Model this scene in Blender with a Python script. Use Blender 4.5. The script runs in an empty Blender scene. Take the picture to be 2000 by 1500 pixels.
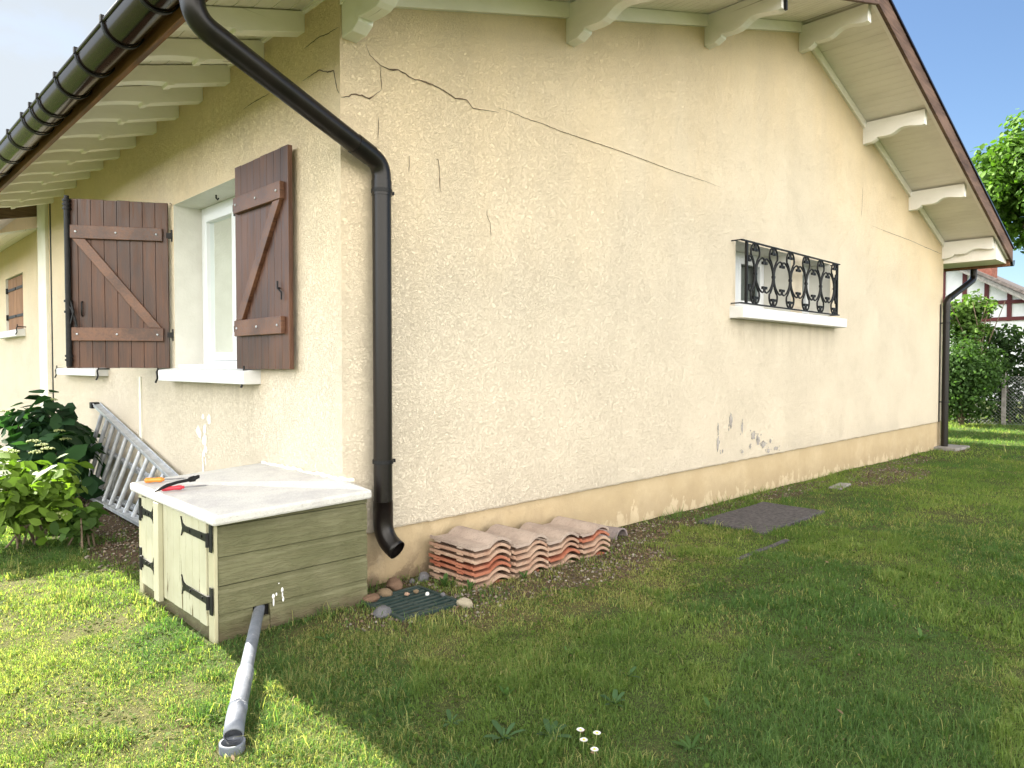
import bpy, bmesh, math, random
import numpy as np
from mathutils import Vector, Matrix, Euler, noise as mnoise
random.seed(7); RNG = np.random.default_rng(11)
C = bpy.context.scene.collection
sc = bpy.context.scene

# ------------------------------------------------------------------ camera, sky, sun, exposure
cam_d = bpy.data.cameras.new('camera'); cam = bpy.data.objects.new('camera', cam_d); C.objects.link(cam)
CAM = Vector((-1.993, -3.302, 1.22))
cam.location = CAM
cam.rotation_euler = (math.radians(90 - 1.534), 0, math.radians(45.371 - 90))
cam_d.sensor_width = 36; cam_d.lens = 24.876; cam_d.clip_start = 0.05; cam_d.clip_end = 2000
sc.camera = cam
SUN_EL = math.radians(36); SUN_TILT = 0.07            # the sun stands behind the house, nearly along +Y
sun_d = bpy.data.lights.new('sun', 'SUN'); sun_o = bpy.data.objects.new('sun', sun_d); C.objects.link(sun_o)
to_sun = Vector((-SUN_TILT, math.sqrt(1/math.tan(SUN_EL)**2 - SUN_TILT**2), 1)).normalized()
sun_o.rotation_euler = (-to_sun).to_track_quat('-Z', 'Y').to_euler()
sun_d.energy = 5.0; sun_d.angle = math.radians(0.53); sun_d.color = (1, .93, .80)

world = bpy.data.worlds.new('World'); sc.world = world; world.use_nodes = True
wt = world.node_tree; wt.nodes.clear()
def wn(t, **k):
    n = wt.nodes.new(t)
    for a, v in k.items(): setattr(n, a, v)
    return n
def wl(a, b): wt.links.new(a, b)
def wmath(op, a, b=None, c=None):
    n = wn('ShaderNodeMath', operation=op)
    for i, v in enumerate((a, b, c)):
        if v is None: continue
        if isinstance(v, (int, float)): n.inputs[i].default_value = v
        else: wl(v, n.inputs[i])
    return n.outputs[0]
def wmap(v, a, b, c=0., d=1.):
    n = wn('ShaderNodeMapRange'); n.interpolation_type = 'SMOOTHSTEP'
    wl(v, n.inputs[0])
    for i, x in enumerate((a, b, c, d)): n.inputs[i+1].default_value = x
    return n.outputs[0]
sky = wn('ShaderNodeTexSky', sky_type='NISHITA', sun_disc=False)
sky.sun_elevation = SUN_EL; sky.sun_rotation = math.atan2(to_sun.x, to_sun.y); sky.dust_density = .3; sky.ozone_density = 3.5
tc = wn('ShaderNodeTexCoord'); sep = wn('ShaderNodeSeparateXYZ'); wl(tc.outputs['Generated'], sep.inputs[0])
dx, dy, dz = sep.outputs
den = wmath('ADD', wmath('MAXIMUM', dz, 0.0), .22)
comb = wn('ShaderNodeCombineXYZ'); wl(wmath('DIVIDE', dx, den), comb.inputs[0]); wl(wmath('DIVIDE', dy, den), comb.inputs[1])
cn = wn('ShaderNodeTexNoise'); cn.inputs['Scale'].default_value = 1.5; cn.inputs['Detail'].default_value = 7; cn.inputs['Roughness'].default_value = .55
wl(comb.outputs[0], cn.inputs['Vector'])
cover = wmap(dx, .25, .8, .36, -.02)
cloud = wmap(wmath('ADD', cn.outputs[0], cover), .56, .86)
bright = wmap(wmath('ADD', dx, dy), -.5, .75, 1.07, .165)  # unseen clouds behind the camera are brightened to light the shaded walls
bright = wmath('MULTIPLY', bright, wmap(dz, .30, .85, 1.0, .42))  # clouds dimmed overhead so the shaded lawn stays darker than the walls
cl = wn('ShaderNodeMixRGB'); cl.blend_type = 'MULTIPLY'; cl.inputs[0].default_value = 1
tone = wn('ShaderNodeMixRGB'); wl(wmap(dy, -.2, .4), tone.inputs[0]); tone.inputs[1].default_value = (1, .955, .88, 1); tone.inputs[2].default_value = (.84, .92, 1, 1); wl(tone.outputs[0], cl.inputs[1]); wl(bright, cl.inputs[2])
bg1 = wn('ShaderNodeBackground'); wl(sky.outputs[0], bg1.inputs[0]); bg1.inputs[1].default_value = .036
bg2 = wn('ShaderNodeBackground'); wl(cl.outputs[0], bg2.inputs[0])
mx = wn('ShaderNodeMixShader'); wl(cloud, mx.inputs[0]); wl(bg1.outputs[0], mx.inputs[1]); wl(bg2.outputs[0], mx.inputs[2])
wo = wn('ShaderNodeOutputWorld'); wl(mx.outputs[0], wo.inputs[0])
sc.view_settings.view_transform = 'Standard'; sc.view_settings.look = 'None'
sc.view_settings.exposure = 2.50; sc.view_settings.gamma = 1; sc.view_settings.use_curve_mapping = False
sc.cycles.max_bounces = 8; sc.cycles.diffuse_bounces = 4; sc.cycles.transparent_max_bounces = 12
sc.cycles.use_denoising = True

# ------------------------------------------------------------------ helpers
def tag(o, label=None, cat=None, group=None, kind=None):
    if label: o['label'] = label
    if cat: o['category'] = cat
    if group: o['group'] = group
    if kind: o['kind'] = kind
    return o
def empty(name, loc=(0, 0, 0), rz=0):
    o = bpy.data.objects.new(name, None); C.objects.link(o); o.location = loc; o.rotation_euler = (0, 0, rz)
    o.empty_display_size = .1
    return o
class MB:
    """collects shapes, links them as one mesh object"""
    def __init__(s): s.v = []; s.f = []; s.sm = []
    def add(s, vs, fs, smooth=False):
        n = len(s.v); s.v += [tuple(v) for v in vs]
        for f in fs: s.f.append([i + n for i in f]); s.sm.append(smooth)
        return s
    def box(s, a, b, mat=None):
        x0, y0, z0 = a; x1, y1, z1 = b
        vs = [(x0,y0,z0),(x1,y0,z0),(x1,y1,z0),(x0,y1,z0),(x0,y0,z1),(x1,y0,z1),(x1,y1,z1),(x0,y1,z1)]
        if mat is not None: vs = [mat @ Vector(v) for v in vs]
        return s.add(vs, [(0,3,2,1),(4,5,6,7),(0,1,5,4),(1,2,6,5),(2,3,7,6),(3,0,4,7)])
    def prism(s, poly, ax, lo, hi, mat=None):
        """poly: 2-D outline in the two other axes, extruded along ax ('x','y','z')"""
        def p(u, v, w):
            q = {'x': (w, u, v), 'y': (u, w, v), 'z': (u, v, w)}[ax]
            return mat @ Vector(q) if mat is not None else q
        n = len(poly); vs = [p(u, v, lo) for u, v in poly] + [p(u, v, hi) for u, v in poly]
        fs = [tuple(range(n))[::-1], tuple(range(n, 2*n))] + [(i, (i+1) % n, n+(i+1) % n, n+i) for i in range(n)]
        return s.add(vs, fs)
    def tube(s, pts, r, n=12, cap=True, closed=False, smooth=True):
        pts = [Vector(p) for p in pts]; m = len(pts)
        rs = r if isinstance(r, (list, tuple)) else [r]*m
        up = None; rings = []
        for i in range(m):
            if closed: t = (pts[(i+1) % m] - pts[i-1])
            else: t = pts[min(i+1, m-1)] - pts[max(i-1, 0)]
            t.normalize()
            if up is None:
                up = Vector((0, 0, 1)) if abs(t.z) < .9 else Vector((1, 0, 0))
            u = (up - t*up.dot(t)).normalized(); w = t.cross(u); up = u
            rings.append([pts[i] + (u*math.cos(a) + w*math.sin(a))*rs[i] for a in [2*math.pi*k/n for k in range(n)]])
        vs = [v for rr in rings for v in rr]; fs = []
        for i in range(m if closed else m-1):
            j = (i+1) % m
            for k in range(n): fs.append((i*n+k, i*n+(k+1) % n, j*n+(k+1) % n, j*n+k))
        s.add(vs, fs, smooth)
        if cap and not closed:
            s.add(rings[0], [tuple(range(n))[::-1]]); s.add(rings[-1], [tuple(range(n))])
        return s
    def hollow(s, pts, r, th, n=16):
        """open-ended pipe with a wall thickness"""
        s.tube(pts, r, n, cap=False)
        k = len(s.v); s.tube(pts, r-th, n, cap=False)
        m = len(pts)
        a = k - n*m; b = k
        for e in (0, m-1):
            for i in range(n):
                s.f.append([a+e*n+i, a+e*n+(i+1) % n, b+e*n+(i+1) % n, b+e*n+i]); s.sm.append(False)
        return s
    def lathe(s, prof, c=(0, 0, 0), n=16, mat=None):
        vs = []
        for r, z in prof:
            for k in range(n):
                a = 2*math.pi*k/n; q = Vector((c[0]+r*math.cos(a), c[1]+r*math.sin(a), c[2]+z))
                vs.append(mat @ q if mat is not None else q)
        fs = [(i*n+k, i*n+(k+1) % n, (i+1)*n+(k+1) % n, (i+1)*n+k) for i in range(len(prof)-1) for k in range(n)]
        s.add(vs, fs, True)
        s.add(vs[:n], [tuple(range(n))[::-1]]); s.add(vs[-n:], [tuple(range(n))])
        return s
    def build(s, name, mat, parent=None, bevel=0, recalc=True):
        me = bpy.data.meshes.new(name); me.from_pydata(s.v, [], s.f); me.update()
        me.polygons.foreach_set('use_smooth', s.sm)
        if recalc:
            bm = bmesh.new(); bm.from_mesh(me); bmesh.ops.recalc_face_normals(bm, faces=bm.faces); bm.to_mesh(me); bm.free()
        me.materials.append(mat)
        o = bpy.data.objects.new(name, me); C.objects.link(o)
        if parent is not None: o.parent = parent
        if bevel:
            b = o.modifiers.new('bevel', 'BEVEL'); b.width = bevel; b.segments = 2; b.limit_method = 'ANGLE'; b.angle_limit = math.radians(40)
        return o
def copy_tree(o, parent=None):
    c = o.copy(); C.objects.link(c)
    if parent is not None: c.parent = parent
    for ch in list(o.children): copy_tree(ch, c)
    return c
def vnoise(x, y, cell, seed=0):
    """smooth lattice noise 0..1"""
    x = np.asarray(x, float)/cell; y = np.asarray(y, float)/cell
    xi = np.floor(x).astype(np.int64); yi = np.floor(y).astype(np.int64); fx = x-xi; fy = y-yi
    fx = fx*fx*(3-2*fx); fy = fy*fy*(3-2*fy)
    def h(a, b):
        n = (a*374761393 + b*668265263 + seed*1442695041) & 0x7fffffff
        n = ((n ^ (n >> 13))*1274126177) & 0x7fffffff
        return ((n ^ (n >> 16)) & 0xffff)/65535.
    return (h(xi, yi)*(1-fx)+h(xi+1, yi)*fx)*(1-fy) + (h(xi, yi+1)*(1-fx)+h(xi+1, yi+1)*fx)*fy
def sstep(x, a, b):
    t = np.clip((np.asarray(x, float)-a)/(b-a), 0, 1); return t*t*(3-2*t)
def gz(x, y):
    x = np.asarray(x, float); y = np.asarray(y, float)
    return -.0125*np.clip(x, 0, 12) + .03*(vnoise(x, y, .9, 3)-.5)*sstep(np.hypot(x+.3, y), .3, 1.2)

# ------------------------------------------------------------------ materials
class M:
    """small node-graph builder"""
    def __init__(s, name, rough=.6, spec=.4, metal=0):
        s.m = bpy.data.materials.new(name); s.m.use_nodes = True; s.t = s.m.node_tree
        s.b = s.t.nodes['Principled BSDF']; s.b.inputs['Roughness'].default_value = rough
        s.b.inputs['Specular IOR Level'].default_value = spec; s.b.inputs['Metallic'].default_value = metal
        tc = s.t.nodes.new('ShaderNodeTexCoord'); s.obj = tc.outputs['Object']; s._rnd = None
    def n(s, t): return s.t.nodes.new(t)
    def l(s, a, b): s.t.links.new(a, b)
    def shifted(s):
        if s._rnd is None:
            oi = s.n('ShaderNodeObjectInfo'); v = s.n('ShaderNodeVectorMath'); v.operation = 'SCALE'
            cb = s.n('ShaderNodeCombineXYZ')
            for i in range(3): s.l(oi.outputs['Random'], cb.inputs[i])
            s.l(cb.outputs[0], v.inputs[0]); v.inputs['Scale'].default_value = 37
            a = s.n('ShaderNodeVectorMath'); s.l(s.obj, a.inputs[0]); s.l(v.outputs[0], a.inputs[1]); s._rnd = a.outputs[0]
        return s._rnd
    def scaled(s, vec, k):
        mp = s.n('ShaderNodeMapping'); mp.inputs['Scale'].default_value = k; s.l(vec, mp.inputs['Vector']); return mp.outputs[0]
    def noise(s, scale, detail=4, rough=.55, dist=0, vec=None, stretch=None):
        vec = vec or s.obj
        if stretch: vec = s.scaled(vec, stretch)
        t = s.n('ShaderNodeTexNoise'); t.inputs['Scale'].default_value = scale; t.inputs['Detail'].default_value = detail
        t.inputs['Roughness'].default_value = rough; t.inputs['Distortion'].default_value = dist
        s.l(vec, t.inputs['Vector']); return t.outputs[0]
    def voro(s, scale, feature='F1', vec=None):
        t = s.n('ShaderNodeTexVoronoi'); t.feature = feature; t.inputs['Scale'].default_value = scale
        s.l(vec or s.obj, t.inputs['Vector']); return t
    def math(s, op, a, b=None, c=None, clamp=False):
        n = s.n('ShaderNodeMath'); n.operation = op; n.use_clamp = clamp
        for i, v in enumerate((a, b, c)):
            if v is None: continue
            if isinstance(v, (int, float)): n.inputs[i].default_value = v
            else: s.l(v, n.inputs[i])
        return n.outputs[0]
    def ramp(s, v, a, b, lo=0., hi=1.):
        n = s.n('ShaderNodeMapRange'); n.interpolation_type = 'SMOOTHSTEP'; s.l(v, n.inputs[0])
        for i, x in enumerate((a, b, lo, hi)): n.inputs[i+1].default_value = x
        return n.outputs[0]
    def mix(s, f, a, b, mode='MIX'):
        n = s.n('ShaderNodeMixRGB'); n.blend_type = mode
        for i, v in enumerate((f, a, b)):
            if isinstance(v, (int, float)): n.inputs[i].default_value = v
            elif isinstance(v, tuple): n.inputs[i].default_value = v + (1,) if len(v) == 3 else v
            else: s.l(v, n.inputs[i])
        return n.outputs[0]
    def xyz(s, vec=None):
        n = s.n('ShaderNodeSeparateXYZ'); s.l(vec or s.obj, n.inputs[0]); return n.outputs
    def col(s, c):
        if isinstance(c, tuple): s.b.inputs['Base Color'].default_value = c + (1,)
        else: s.l(c, s.b.inputs['Base Color'])
        return s
    def bump(s, h, dist=.003, strength=1., prev=None):
        n = s.n('ShaderNodeBump'); n.inputs['Distance'].default_value = dist; n.inputs['Strength'].default_value = strength
        s.l(h, n.inputs['Height'])
        if prev is not None: s.l(prev, n.inputs['Normal'])
        s.l(n.outputs[0], s.b.inputs['Normal']); return n.outputs[0]
    def rough(s, v): s.l(v, s.b.inputs['Roughness']); return s

def m_plain(name, c1, c2, scale=8, rough=.6, bump=.0006, bscale=120, spec=.4, metal=0, stretch=None):
    m = M(name, rough, spec, metal); f = m.ramp(m.noise(scale, 5, .6, vec=m.shifted(), stretch=stretch), .35, .65)
    m.col(m.mix(f, c1, c2))
    if bump: m.bump(m.noise(bscale, 4, .6, stretch=stretch), bump)
    return m.m
def m_wood(name, dark, light, axis, rough=.5, spec=.4, bump=.0015, k=1.):
    """grain running along axis"""
    m = M(name, rough, spec); st = {'x': (.06, 1, 1), 'y': (1, .06, 1), 'z': (1, 1, .06)}[axis]
    g = m.noise(55*k, 6, .65, .6, vec=m.shifted(), stretch=st); big = m.noise(5, 3, .5, vec=m.shifted(), stretch=tuple(.3 if q < 1 else 1 for q in st))
    f = m.math('ADD', m.math('MULTIPLY', g, .6), m.math('MULTIPLY', big, .5))
    m.col(m.mix(m.ramp(f, .38, .72), dark, light)); m.bump(g, bump); m.rough(m.ramp(g, .3, .7, rough-.1, rough+.15))
    return m.m
def m_paint_wood(name, c1, c2, axis, rough=.55):
    m = M(name, rough, .35); st = {'x': (.05, 1, 1), 'y': (1, .05, 1), 'z': (1, 1, .05)}[axis]
    g = m.noise(70, 6, .65, .4, vec=m.shifted(), stretch=st); d = m.noise(3.2, 6, .65, vec=m.shifted(), stretch=tuple(.35 if q < 1 else 1 for q in st))
    c = m.mix(m.ramp(d, .42, .72), c1, c2)
    ck = m.ramp(m.noise(24, 3, .5, .2, vec=m.shifted(), stretch=tuple(.03 if q < 1 else 1 for q in st)), .70, .76)
    m.col(m.mix(m.math('MULTIPLY', ck, .6), c, (.16, .14, .10))); m.bump(g, .0012); return m.m

def m_stucco(name, pale, warm, sc_=1.2):
    m = M(name, .92, .15); x, y, z = m.xyz()
    # worm-like render texture: grooves where a distorted noise crosses its middle value
    a = m.noise(46*sc_, 3, .5, 1.4); b = m.noise(95*sc_, 3, .55, 1.0); c = m.noise(16*sc_, 3, .5)
    ga = m.ramp(m.math('ABSOLUTE', m.math('SUBTRACT', a, .5)), .0, .075)
    gb = m.ramp(m.math('ABSOLUTE', m.math('SUBTRACT', b, .5)), .0, .09)
    h = m.math('ADD', m.math('MULTIPLY', ga, .8), m.math('ADD', m.math('MULTIPLY', gb, .35), m.math('ADD', m.math('MULTIPLY', c, .55), m.math('MULTIPLY', m.noise(220, 2), .25))))
    amp = m.ramp(m.noise(1.5, 4, .6), .3, .7, .78, 1.15)
    nb = m.bump(m.math('MULTIPLY', h, amp), .0058, .88)
    # sun and rain have bleached the paint except in a ragged band below the roof, lightened to offset eave shade
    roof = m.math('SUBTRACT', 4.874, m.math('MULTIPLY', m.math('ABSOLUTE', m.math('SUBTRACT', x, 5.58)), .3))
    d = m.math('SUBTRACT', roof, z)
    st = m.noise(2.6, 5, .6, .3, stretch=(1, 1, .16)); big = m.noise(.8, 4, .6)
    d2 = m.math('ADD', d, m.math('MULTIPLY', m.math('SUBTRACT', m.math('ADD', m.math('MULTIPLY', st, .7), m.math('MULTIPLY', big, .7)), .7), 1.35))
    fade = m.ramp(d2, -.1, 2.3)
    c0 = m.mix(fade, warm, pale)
    dirt = m.ramp(m.noise(1.7, 6, .68, .2), .5, .75)
    c0 = m.mix(m.math('MULTIPLY', dirt, .12), c0, (.64, .56, .44))
    # grooves are tinted darker brown in patches
    gr = m.math('MULTIPLY', m.math('SUBTRACT', 1., ga), m.ramp(m.noise(9, 3, .5), .30, .60, .35, 1.))
    c0 = m.mix(m.math('MULTIPLY', m.math('MULTIPLY', gr, amp), .15), c0, (.40, .31, .20))
    # rain streaks below the two sills and a faint damp tide line above the plinth
    sx = m.math('MULTIPLY', m.ramp(x, 4.15, 4.3), m.ramp(x, 6.5, 6.65, 1., 0.)); sl = m.math('MULTIPLY', m.ramp(z, 1.2, 1.66, .0, 1.), m.ramp(z, 1.66, 1.67, 1., 0.))
    stk = m.ramp(m.noise(9, 5, .6, .2, stretch=(1, 1, .05)), .44, .66)
    c0 = m.mix(m.math('MULTIPLY', m.math('MULTIPLY', sx, sl), m.math('MULTIPLY', stk, .22)), c0, (.42, .35, .25))
    sy = m.math('MULTIPLY', m.ramp(y, .95, 1.05), m.ramp(y, 2.35, 2.46, 1., 0.)); sl2 = m.math('MULTIPLY', m.ramp(z, .7, 1.1, 0., 1.), m.ramp(z, 1.1, 1.11, 1., 0.))
    c0 = m.mix(m.math('MULTIPLY', m.math('MULTIPLY', sy, sl2), m.math('MULTIPLY', stk, .3)), c0, (.42, .36, .26))
    damp = m.ramp(m.math('ADD', z, m.math('MULTIPLY', m.noise(2.2, 5, .65), .5)), .52, .80, .22, 0.)
    c0 = m.mix(damp, c0, (.50, .45, .38))
    c0 = m.mix(m.math('MULTIPLY', m.ramp(m.noise(13, 5, .6, .2, stretch=(1, 1, .05)), .55, .75), .09), c0, (.56, .46, .33))
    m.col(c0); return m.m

MAT = {}
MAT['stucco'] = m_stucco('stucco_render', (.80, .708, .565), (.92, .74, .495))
MAT['plinth'] = None
def mk_plinth():
    m = M('plinth_paint', .85, .2); x, y, z = m.xyz()
    st = m.noise(7, 5, .62, .3, stretch=(1, 1, .25)); base = m.mix(m.ramp(m.noise(3, 5, .6), .35, .7), (.43, .335, .205), (.49, .39, .25))
    hgt = m.math('ADD', z, m.math('MULTIPLY', x, .0125))
    peel = m.math('MULTIPLY', m.ramp(m.math('SUBTRACT', m.math('ADD', st, m.math('MULTIPLY', m.noise(26, 3), .25)), m.math('MULTIPLY', hgt, 1.3)), .56, .62), 1.)
    dk = m.ramp(m.math('ADD', hgt, m.math('MULTIPLY', m.noise(5, 6, .7), .36)), .20, .46)
    near = m.ramp(x, .5, 2.2, 1., .30)
    c = m.mix(m.math('MULTIPLY', peel, .55), base, (.74, .62, .43))
    c = m.mix(m.math('MULTIPLY', m.math('SUBTRACT', 1., dk), near), c, (.17, .125, .08))
    pat = m.math('MULTIPLY', m.ramp(m.noise(6, 5, .65, .4), .50, .60), near)
    c = m.mix(m.math('MULTIPLY', pat, .7), c, (.36, .28, .17))
    m.col(c); m.bump(m.math('ADD', m.noise(60, 5, .6), m.math('MULTIPLY', peel, -.5)), .003); return m.m
MAT['plinth'] = mk_plinth()
MAT['white'] = m_paint_wood('white_painted_timber_x', (.87, .835, .79), (.79, .755, .70), 'x')
MAT['white_y'] = m_paint_wood('white_painted_timber_y', (.87, .835, .79), (.79, .755, .70), 'y')
MAT['corbel'] = m_paint_wood('corbel_paint', (.84, .82, .79), (.76, .74, .70), 'y')
MAT['soffit'] = m_paint_wood('soffit_paint', (.80, .76, .71), (.70, .66, .61), 'y')
MAT['sill'] = m_plain('white_sill_paint', (.68, .69, .70), (.62, .625, .62), 6, .6, .0012, 60)
MAT['pvc'] = m_plain('white_window_frame', (.68, .70, .72), (.65, .67, .70), 4, .3, 0)
MAT['reveal'] = m_plain('reveal_paint', (.66, .65, .60), (.60, .59, .54), 4, .8, .0018, 45)
MAT['barge'] = m_wood('weathered_brown_timber', (.055, .032, .026), (.20, .125, .095), 'x', .75, .25, .003)
MAT['fascia'] = m_wood('brown_fascia_timber', (.085, .035, .016), (.26, .115, .055), 'y', .55, .4, .002)
MAT['shutter'] = m_wood('stained_shutter_timber', (.030, .0115, .007), (.112, .050, .029), 'z', .42, .45, .0012)
MAT['batten'] = m_wood('stained_batten_timber', (.045, .018, .010), (.155, .070, .038), 'y', .38, .5, .001)
MAT['oldshutter'] = m_wood('faded_shutter_timber', (.17, .085, .045), (.30, .165, .09), 'z', .7, .3, .001)
MAT['black'] = m_plain('black_ironwork', (.006, .006, .007), (.012, .012, .013), 30, .5, .0006, 90, .25)
MAT['gutter'] = m_plain('dark_brown_plastic', (.009, .006, .0045), (.014, .009, .0065), 5, .16, .0002, 20, .24)
MAT['pipe_dark'] = m_plain('dark_downpipe_plastic', (.007, .006, .0055), (.013, .010, .009), 5, .32, .0005, 15, .3, stretch=(1, 1, .1))
MAT['rooftile'] = m_plain('roof_cover', (.12, .06, .04), (.17, .10, .07), 9, .85, .004, 30)
MAT['crack'] = m_plain('crack_brown', (.10, .070, .045), (.17, .12, .08), 30, .95, 0)
MAT['lid'] = None
def mk_lid():
    m = M('lid_coating', .8, .25); d = m.noise(5, 7, .7, .5); f = m.noise(90, 3, .6)
    c = m.mix(m.ramp(d, .38, .70), (.56, .55, .52), (.45, .435, .43))
    c = m.mix(m.math('MULTIPLY', m.ramp(f, .54, .70), .45), c, (.34, .32, .30)); c = m.mix(m.math('MULTIPLY', m.ramp(m.noise(260, 2), .60, .72), .5), c, (.22, .2, .18))
    m.col(c); m.bump(m.math('ADD', f, m.noise(25, 4)), .003); return m.m
MAT['lid'] = mk_lid()
MAT['siding'] = None
def mk_siding():
    m = M('khaki_cladding', .6, .3)
    g = m.noise(45, 5, .6, 1.4, vec=m.shifted(), stretch=(.14, 1, 1)); d = m.noise(4, 5, .6)
    w = m.ramp(m.math('ABSOLUTE', m.math('SUBTRACT', g, .5)), 0, .09)
    c = m.mix(m.ramp(d, .35, .7), (.112, .112, .056), (.158, .153, .086)); c = m.mix(m.math('MULTIPLY', m.math('SUBTRACT', 1., w), .16), c, (.12, .10, .05))
    st = m.ramp(m.noise(9, 5, .7, stretch=(1, 1, .12)), .58, .75)
    c = m.mix(m.math('MULTIPLY', st, .45), c, (.13, .105, .05)); z_ = m.xyz()[2]
    c = m.mix(m.ramp(m.math('ADD', z_, m.math('MULTIPLY', m.noise(14, 5, .7), .16)), .07, .17, .7, 0.), c, (.09, .065, .04))
    m.col(c); m.bump(w, .0012); return m.m
MAT['siding'] = mk_siding()
def mk_door():
    m = M('flaking_cream_paint', .65, .3)
    pl = m.noise(16, 6, .7, .4, vec=m.shifted(), stretch=(1, 1, .14)); d = m.noise(4, 5, .6)
    c = m.mix(m.ramp(d, .35, .7), (.43, .42, .305), (.37, .355, .25))
    pk = m.ramp(pl, .62, .68); c = m.mix(pk, c, (.13, .105, .055))
    m.col(c); m.bump(m.math('SUBTRACT', m.noise(60, 4, .6, stretch=(1, 1, .1)), m.math('MULTIPLY', pk, .8)), .0018); return m.m
MAT['door'] = mk_door()
MAT['alu'] = m_plain('weathered_aluminium', (.36, .38, .41), (.50, .52, .55), 14, .5, .0006, 60, .5, .3)
MAT['greypipe'] = None
def mk_greypipe():
    m = M('grey_drain_plastic', .45, .4); d = m.noise(9, 6, .7); sp = m.ramp(m.noise(38, 3, .6, .8), .66, .70)
    c = m.mix(m.ramp(d, .4, .7), (.12, .135, .165), (.21, .225, .26)); c = m.mix(m.math('MULTIPLY', sp, .8), c, (.55, .55, .54))
    m.col(c); m.bump(m.noise(70, 3), .0006); return m.m
MAT['greypipe'] = mk_greypipe()
MAT['concrete'] = m_plain('old_concrete', (.050, .046, .050), (.095, .088, .090), 34, .9, .005, 90, .2)
MAT['concrete2'] = m_plain('grey_concrete', (.17, .16, .15), (.26, .25, .235), 12, .9, .005, 50, .2)
MAT['grate'] = m_plain('dark_green_plastic', (.010, .028, .026), (.028, .045, .042), 18, .6, .001, 60)
MAT['dark'] = m_plain('dark_void', (.006, .006, .006), (.010, .009, .008), 8, .95, 0)  # near-black colour stands in for the shade inside rooms and hollows
MAT['orange'] = m_plain('orange_handle', (.62, .20, .025), (.70, .26, .04), 20, .25, 0, spec=.5)
MAT['red'] = m_plain('red_handle', (.40, .015, .03), (.5, .03, .05), 20, .3, 0, spec=.5)
MAT['steel'] = m_plain('tool_steel', (.16, .16, .17), (.25, .25, .26), 30, .35, 0, .5, metal=.8) if False else m_plain('tool_steel', (.16, .16, .17), (.25, .25, .26), 30, .35, 0, metal=.8)
MAT['curtain'] = m_plain('curtain_cloth', (.30, .335, .30), (.37, .40, .365), 3, .9, 0)
def mk_clay(name, a, b, c):
    m = M(name, .9, .15); d = m.noise(7, 6, .7, .3, vec=m.shifted()); f = m.noise(70, 4, .65, vec=m.shifted())
    k = m.mix(m.ramp(d, .35, .65), a, b); k = m.mix(m.ramp(f, .52, .70, 0, .55), k, c)
    m.col(k); m.bump(m.math('ADD', f, m.noise(25, 3)), .0025); return m.m
MAT['clay_pale'] = mk_clay('pale_clay', (.44, .315, .235), (.34, .205, .145), (.24, .18, .15))
MAT['clay_red'] = mk_clay('red_clay', (.30, .095, .055), (.38, .16, .10), (.24, .11, .075))
MAT['clay_top'] = mk_clay('lichened_clay', (.39, .315, .265), (.31, .245, .21), (.19, .165, .145))
MAT['clay_grey'] = mk_clay('grey_clay', (.22, .19, .19), (.28, .23, .22), (.13, .11, .11))
def mk_glass(name, tint, trans):
    m = M(name); m.t.nodes.remove(m.b); out = m.t.nodes['Material Output']
    tr = m.n('ShaderNodeBsdfTransparent'); tr.inputs[0].default_value = tint + (1,)
    gl = m.n('ShaderNodeBsdfGlossy'); gl.inputs['Roughness'].default_value = .02; gl.inputs[0].default_value = (.9, .95, .93, 1)
    fr = m.n('ShaderNodeFresnel'); fr.inputs[0].default_value = 1.5
    mx = m.n('ShaderNodeMixShader'); m.l(m.ramp(fr.outputs[0], 0, 1, .04, 1), mx.inputs[0]); m.l(tr.outputs[0], mx.inputs[1]); m.l(gl.outputs[0], mx.inputs[2])
    m.l(mx.outputs[0], out.inputs[0]); return m.m
MAT['glass'] = mk_glass('window_glass', (.80, .86, .82), .9)
def mk_leaf(name, trans=.35, rough=.6, spec=.12):
    m = M(name, rough, spec); at = m.n('ShaderNodeAttribute'); at.attribute_name = 'tint'
    m.col(at.outputs['Color']); out = m.t.nodes['Material Output']
    tl = m.n('ShaderNodeBsdfTranslucent'); tl_c = m.mix(1., at.outputs['Color'], (1.25, 1.5, .55, 1), 'MULTIPLY'); m.l(tl_c, tl.inputs[0])
    mx = m.n('ShaderNodeMixShader'); mx.inputs[0].default_value = trans
    m.l(m.b.outputs[0], mx.inputs[1]); m.l(tl.outputs[0], mx.inputs[2]); m.l(mx.outputs[0], out.inputs[0]); return m.m
MAT['leaf'] = mk_leaf('leaf_green'); MAT['grass'] = mk_leaf('grass_blade', .50, .7, .08)
MAT['bark'] = m_plain('bark', (.10, .075, .05), (.17, .13, .09), 14, .95, .01, 30, stretch=(1, 1, .2))
MAT['petal'] = m_plain('white_petals', (.80, .80, .78), (.75, .74, .74), 60, .7, 0)
MAT['yellow'] = m_plain('yellow_florets', (.75, .50, .03), (.65, .40, .02), 60, .7, 0)
MAT['bud'] = m_plain('pale_green_buds', (.20, .25, .08), (.28, .31, .12), 60, .7, 0)
def mk_stone(name, a, b): return m_plain(name, a, b, 14, .85, .003, 60, .25)
MAT['stone_brown'] = mk_stone('brown_stone', (.12, .075, .05), (.19, .12, .08)); MAT['stone_grey'] = mk_stone('grey_stone', (.10, .10, .11), (.17, .17, .18))
MAT['stone_pale'] = mk_stone('pale_stone', (.30, .265, .19), (.38, .33, .25)); MAT['stone_tan'] = mk_stone('tan_stone', (.16, .115, .07), (.22, .165, .105))
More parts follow.
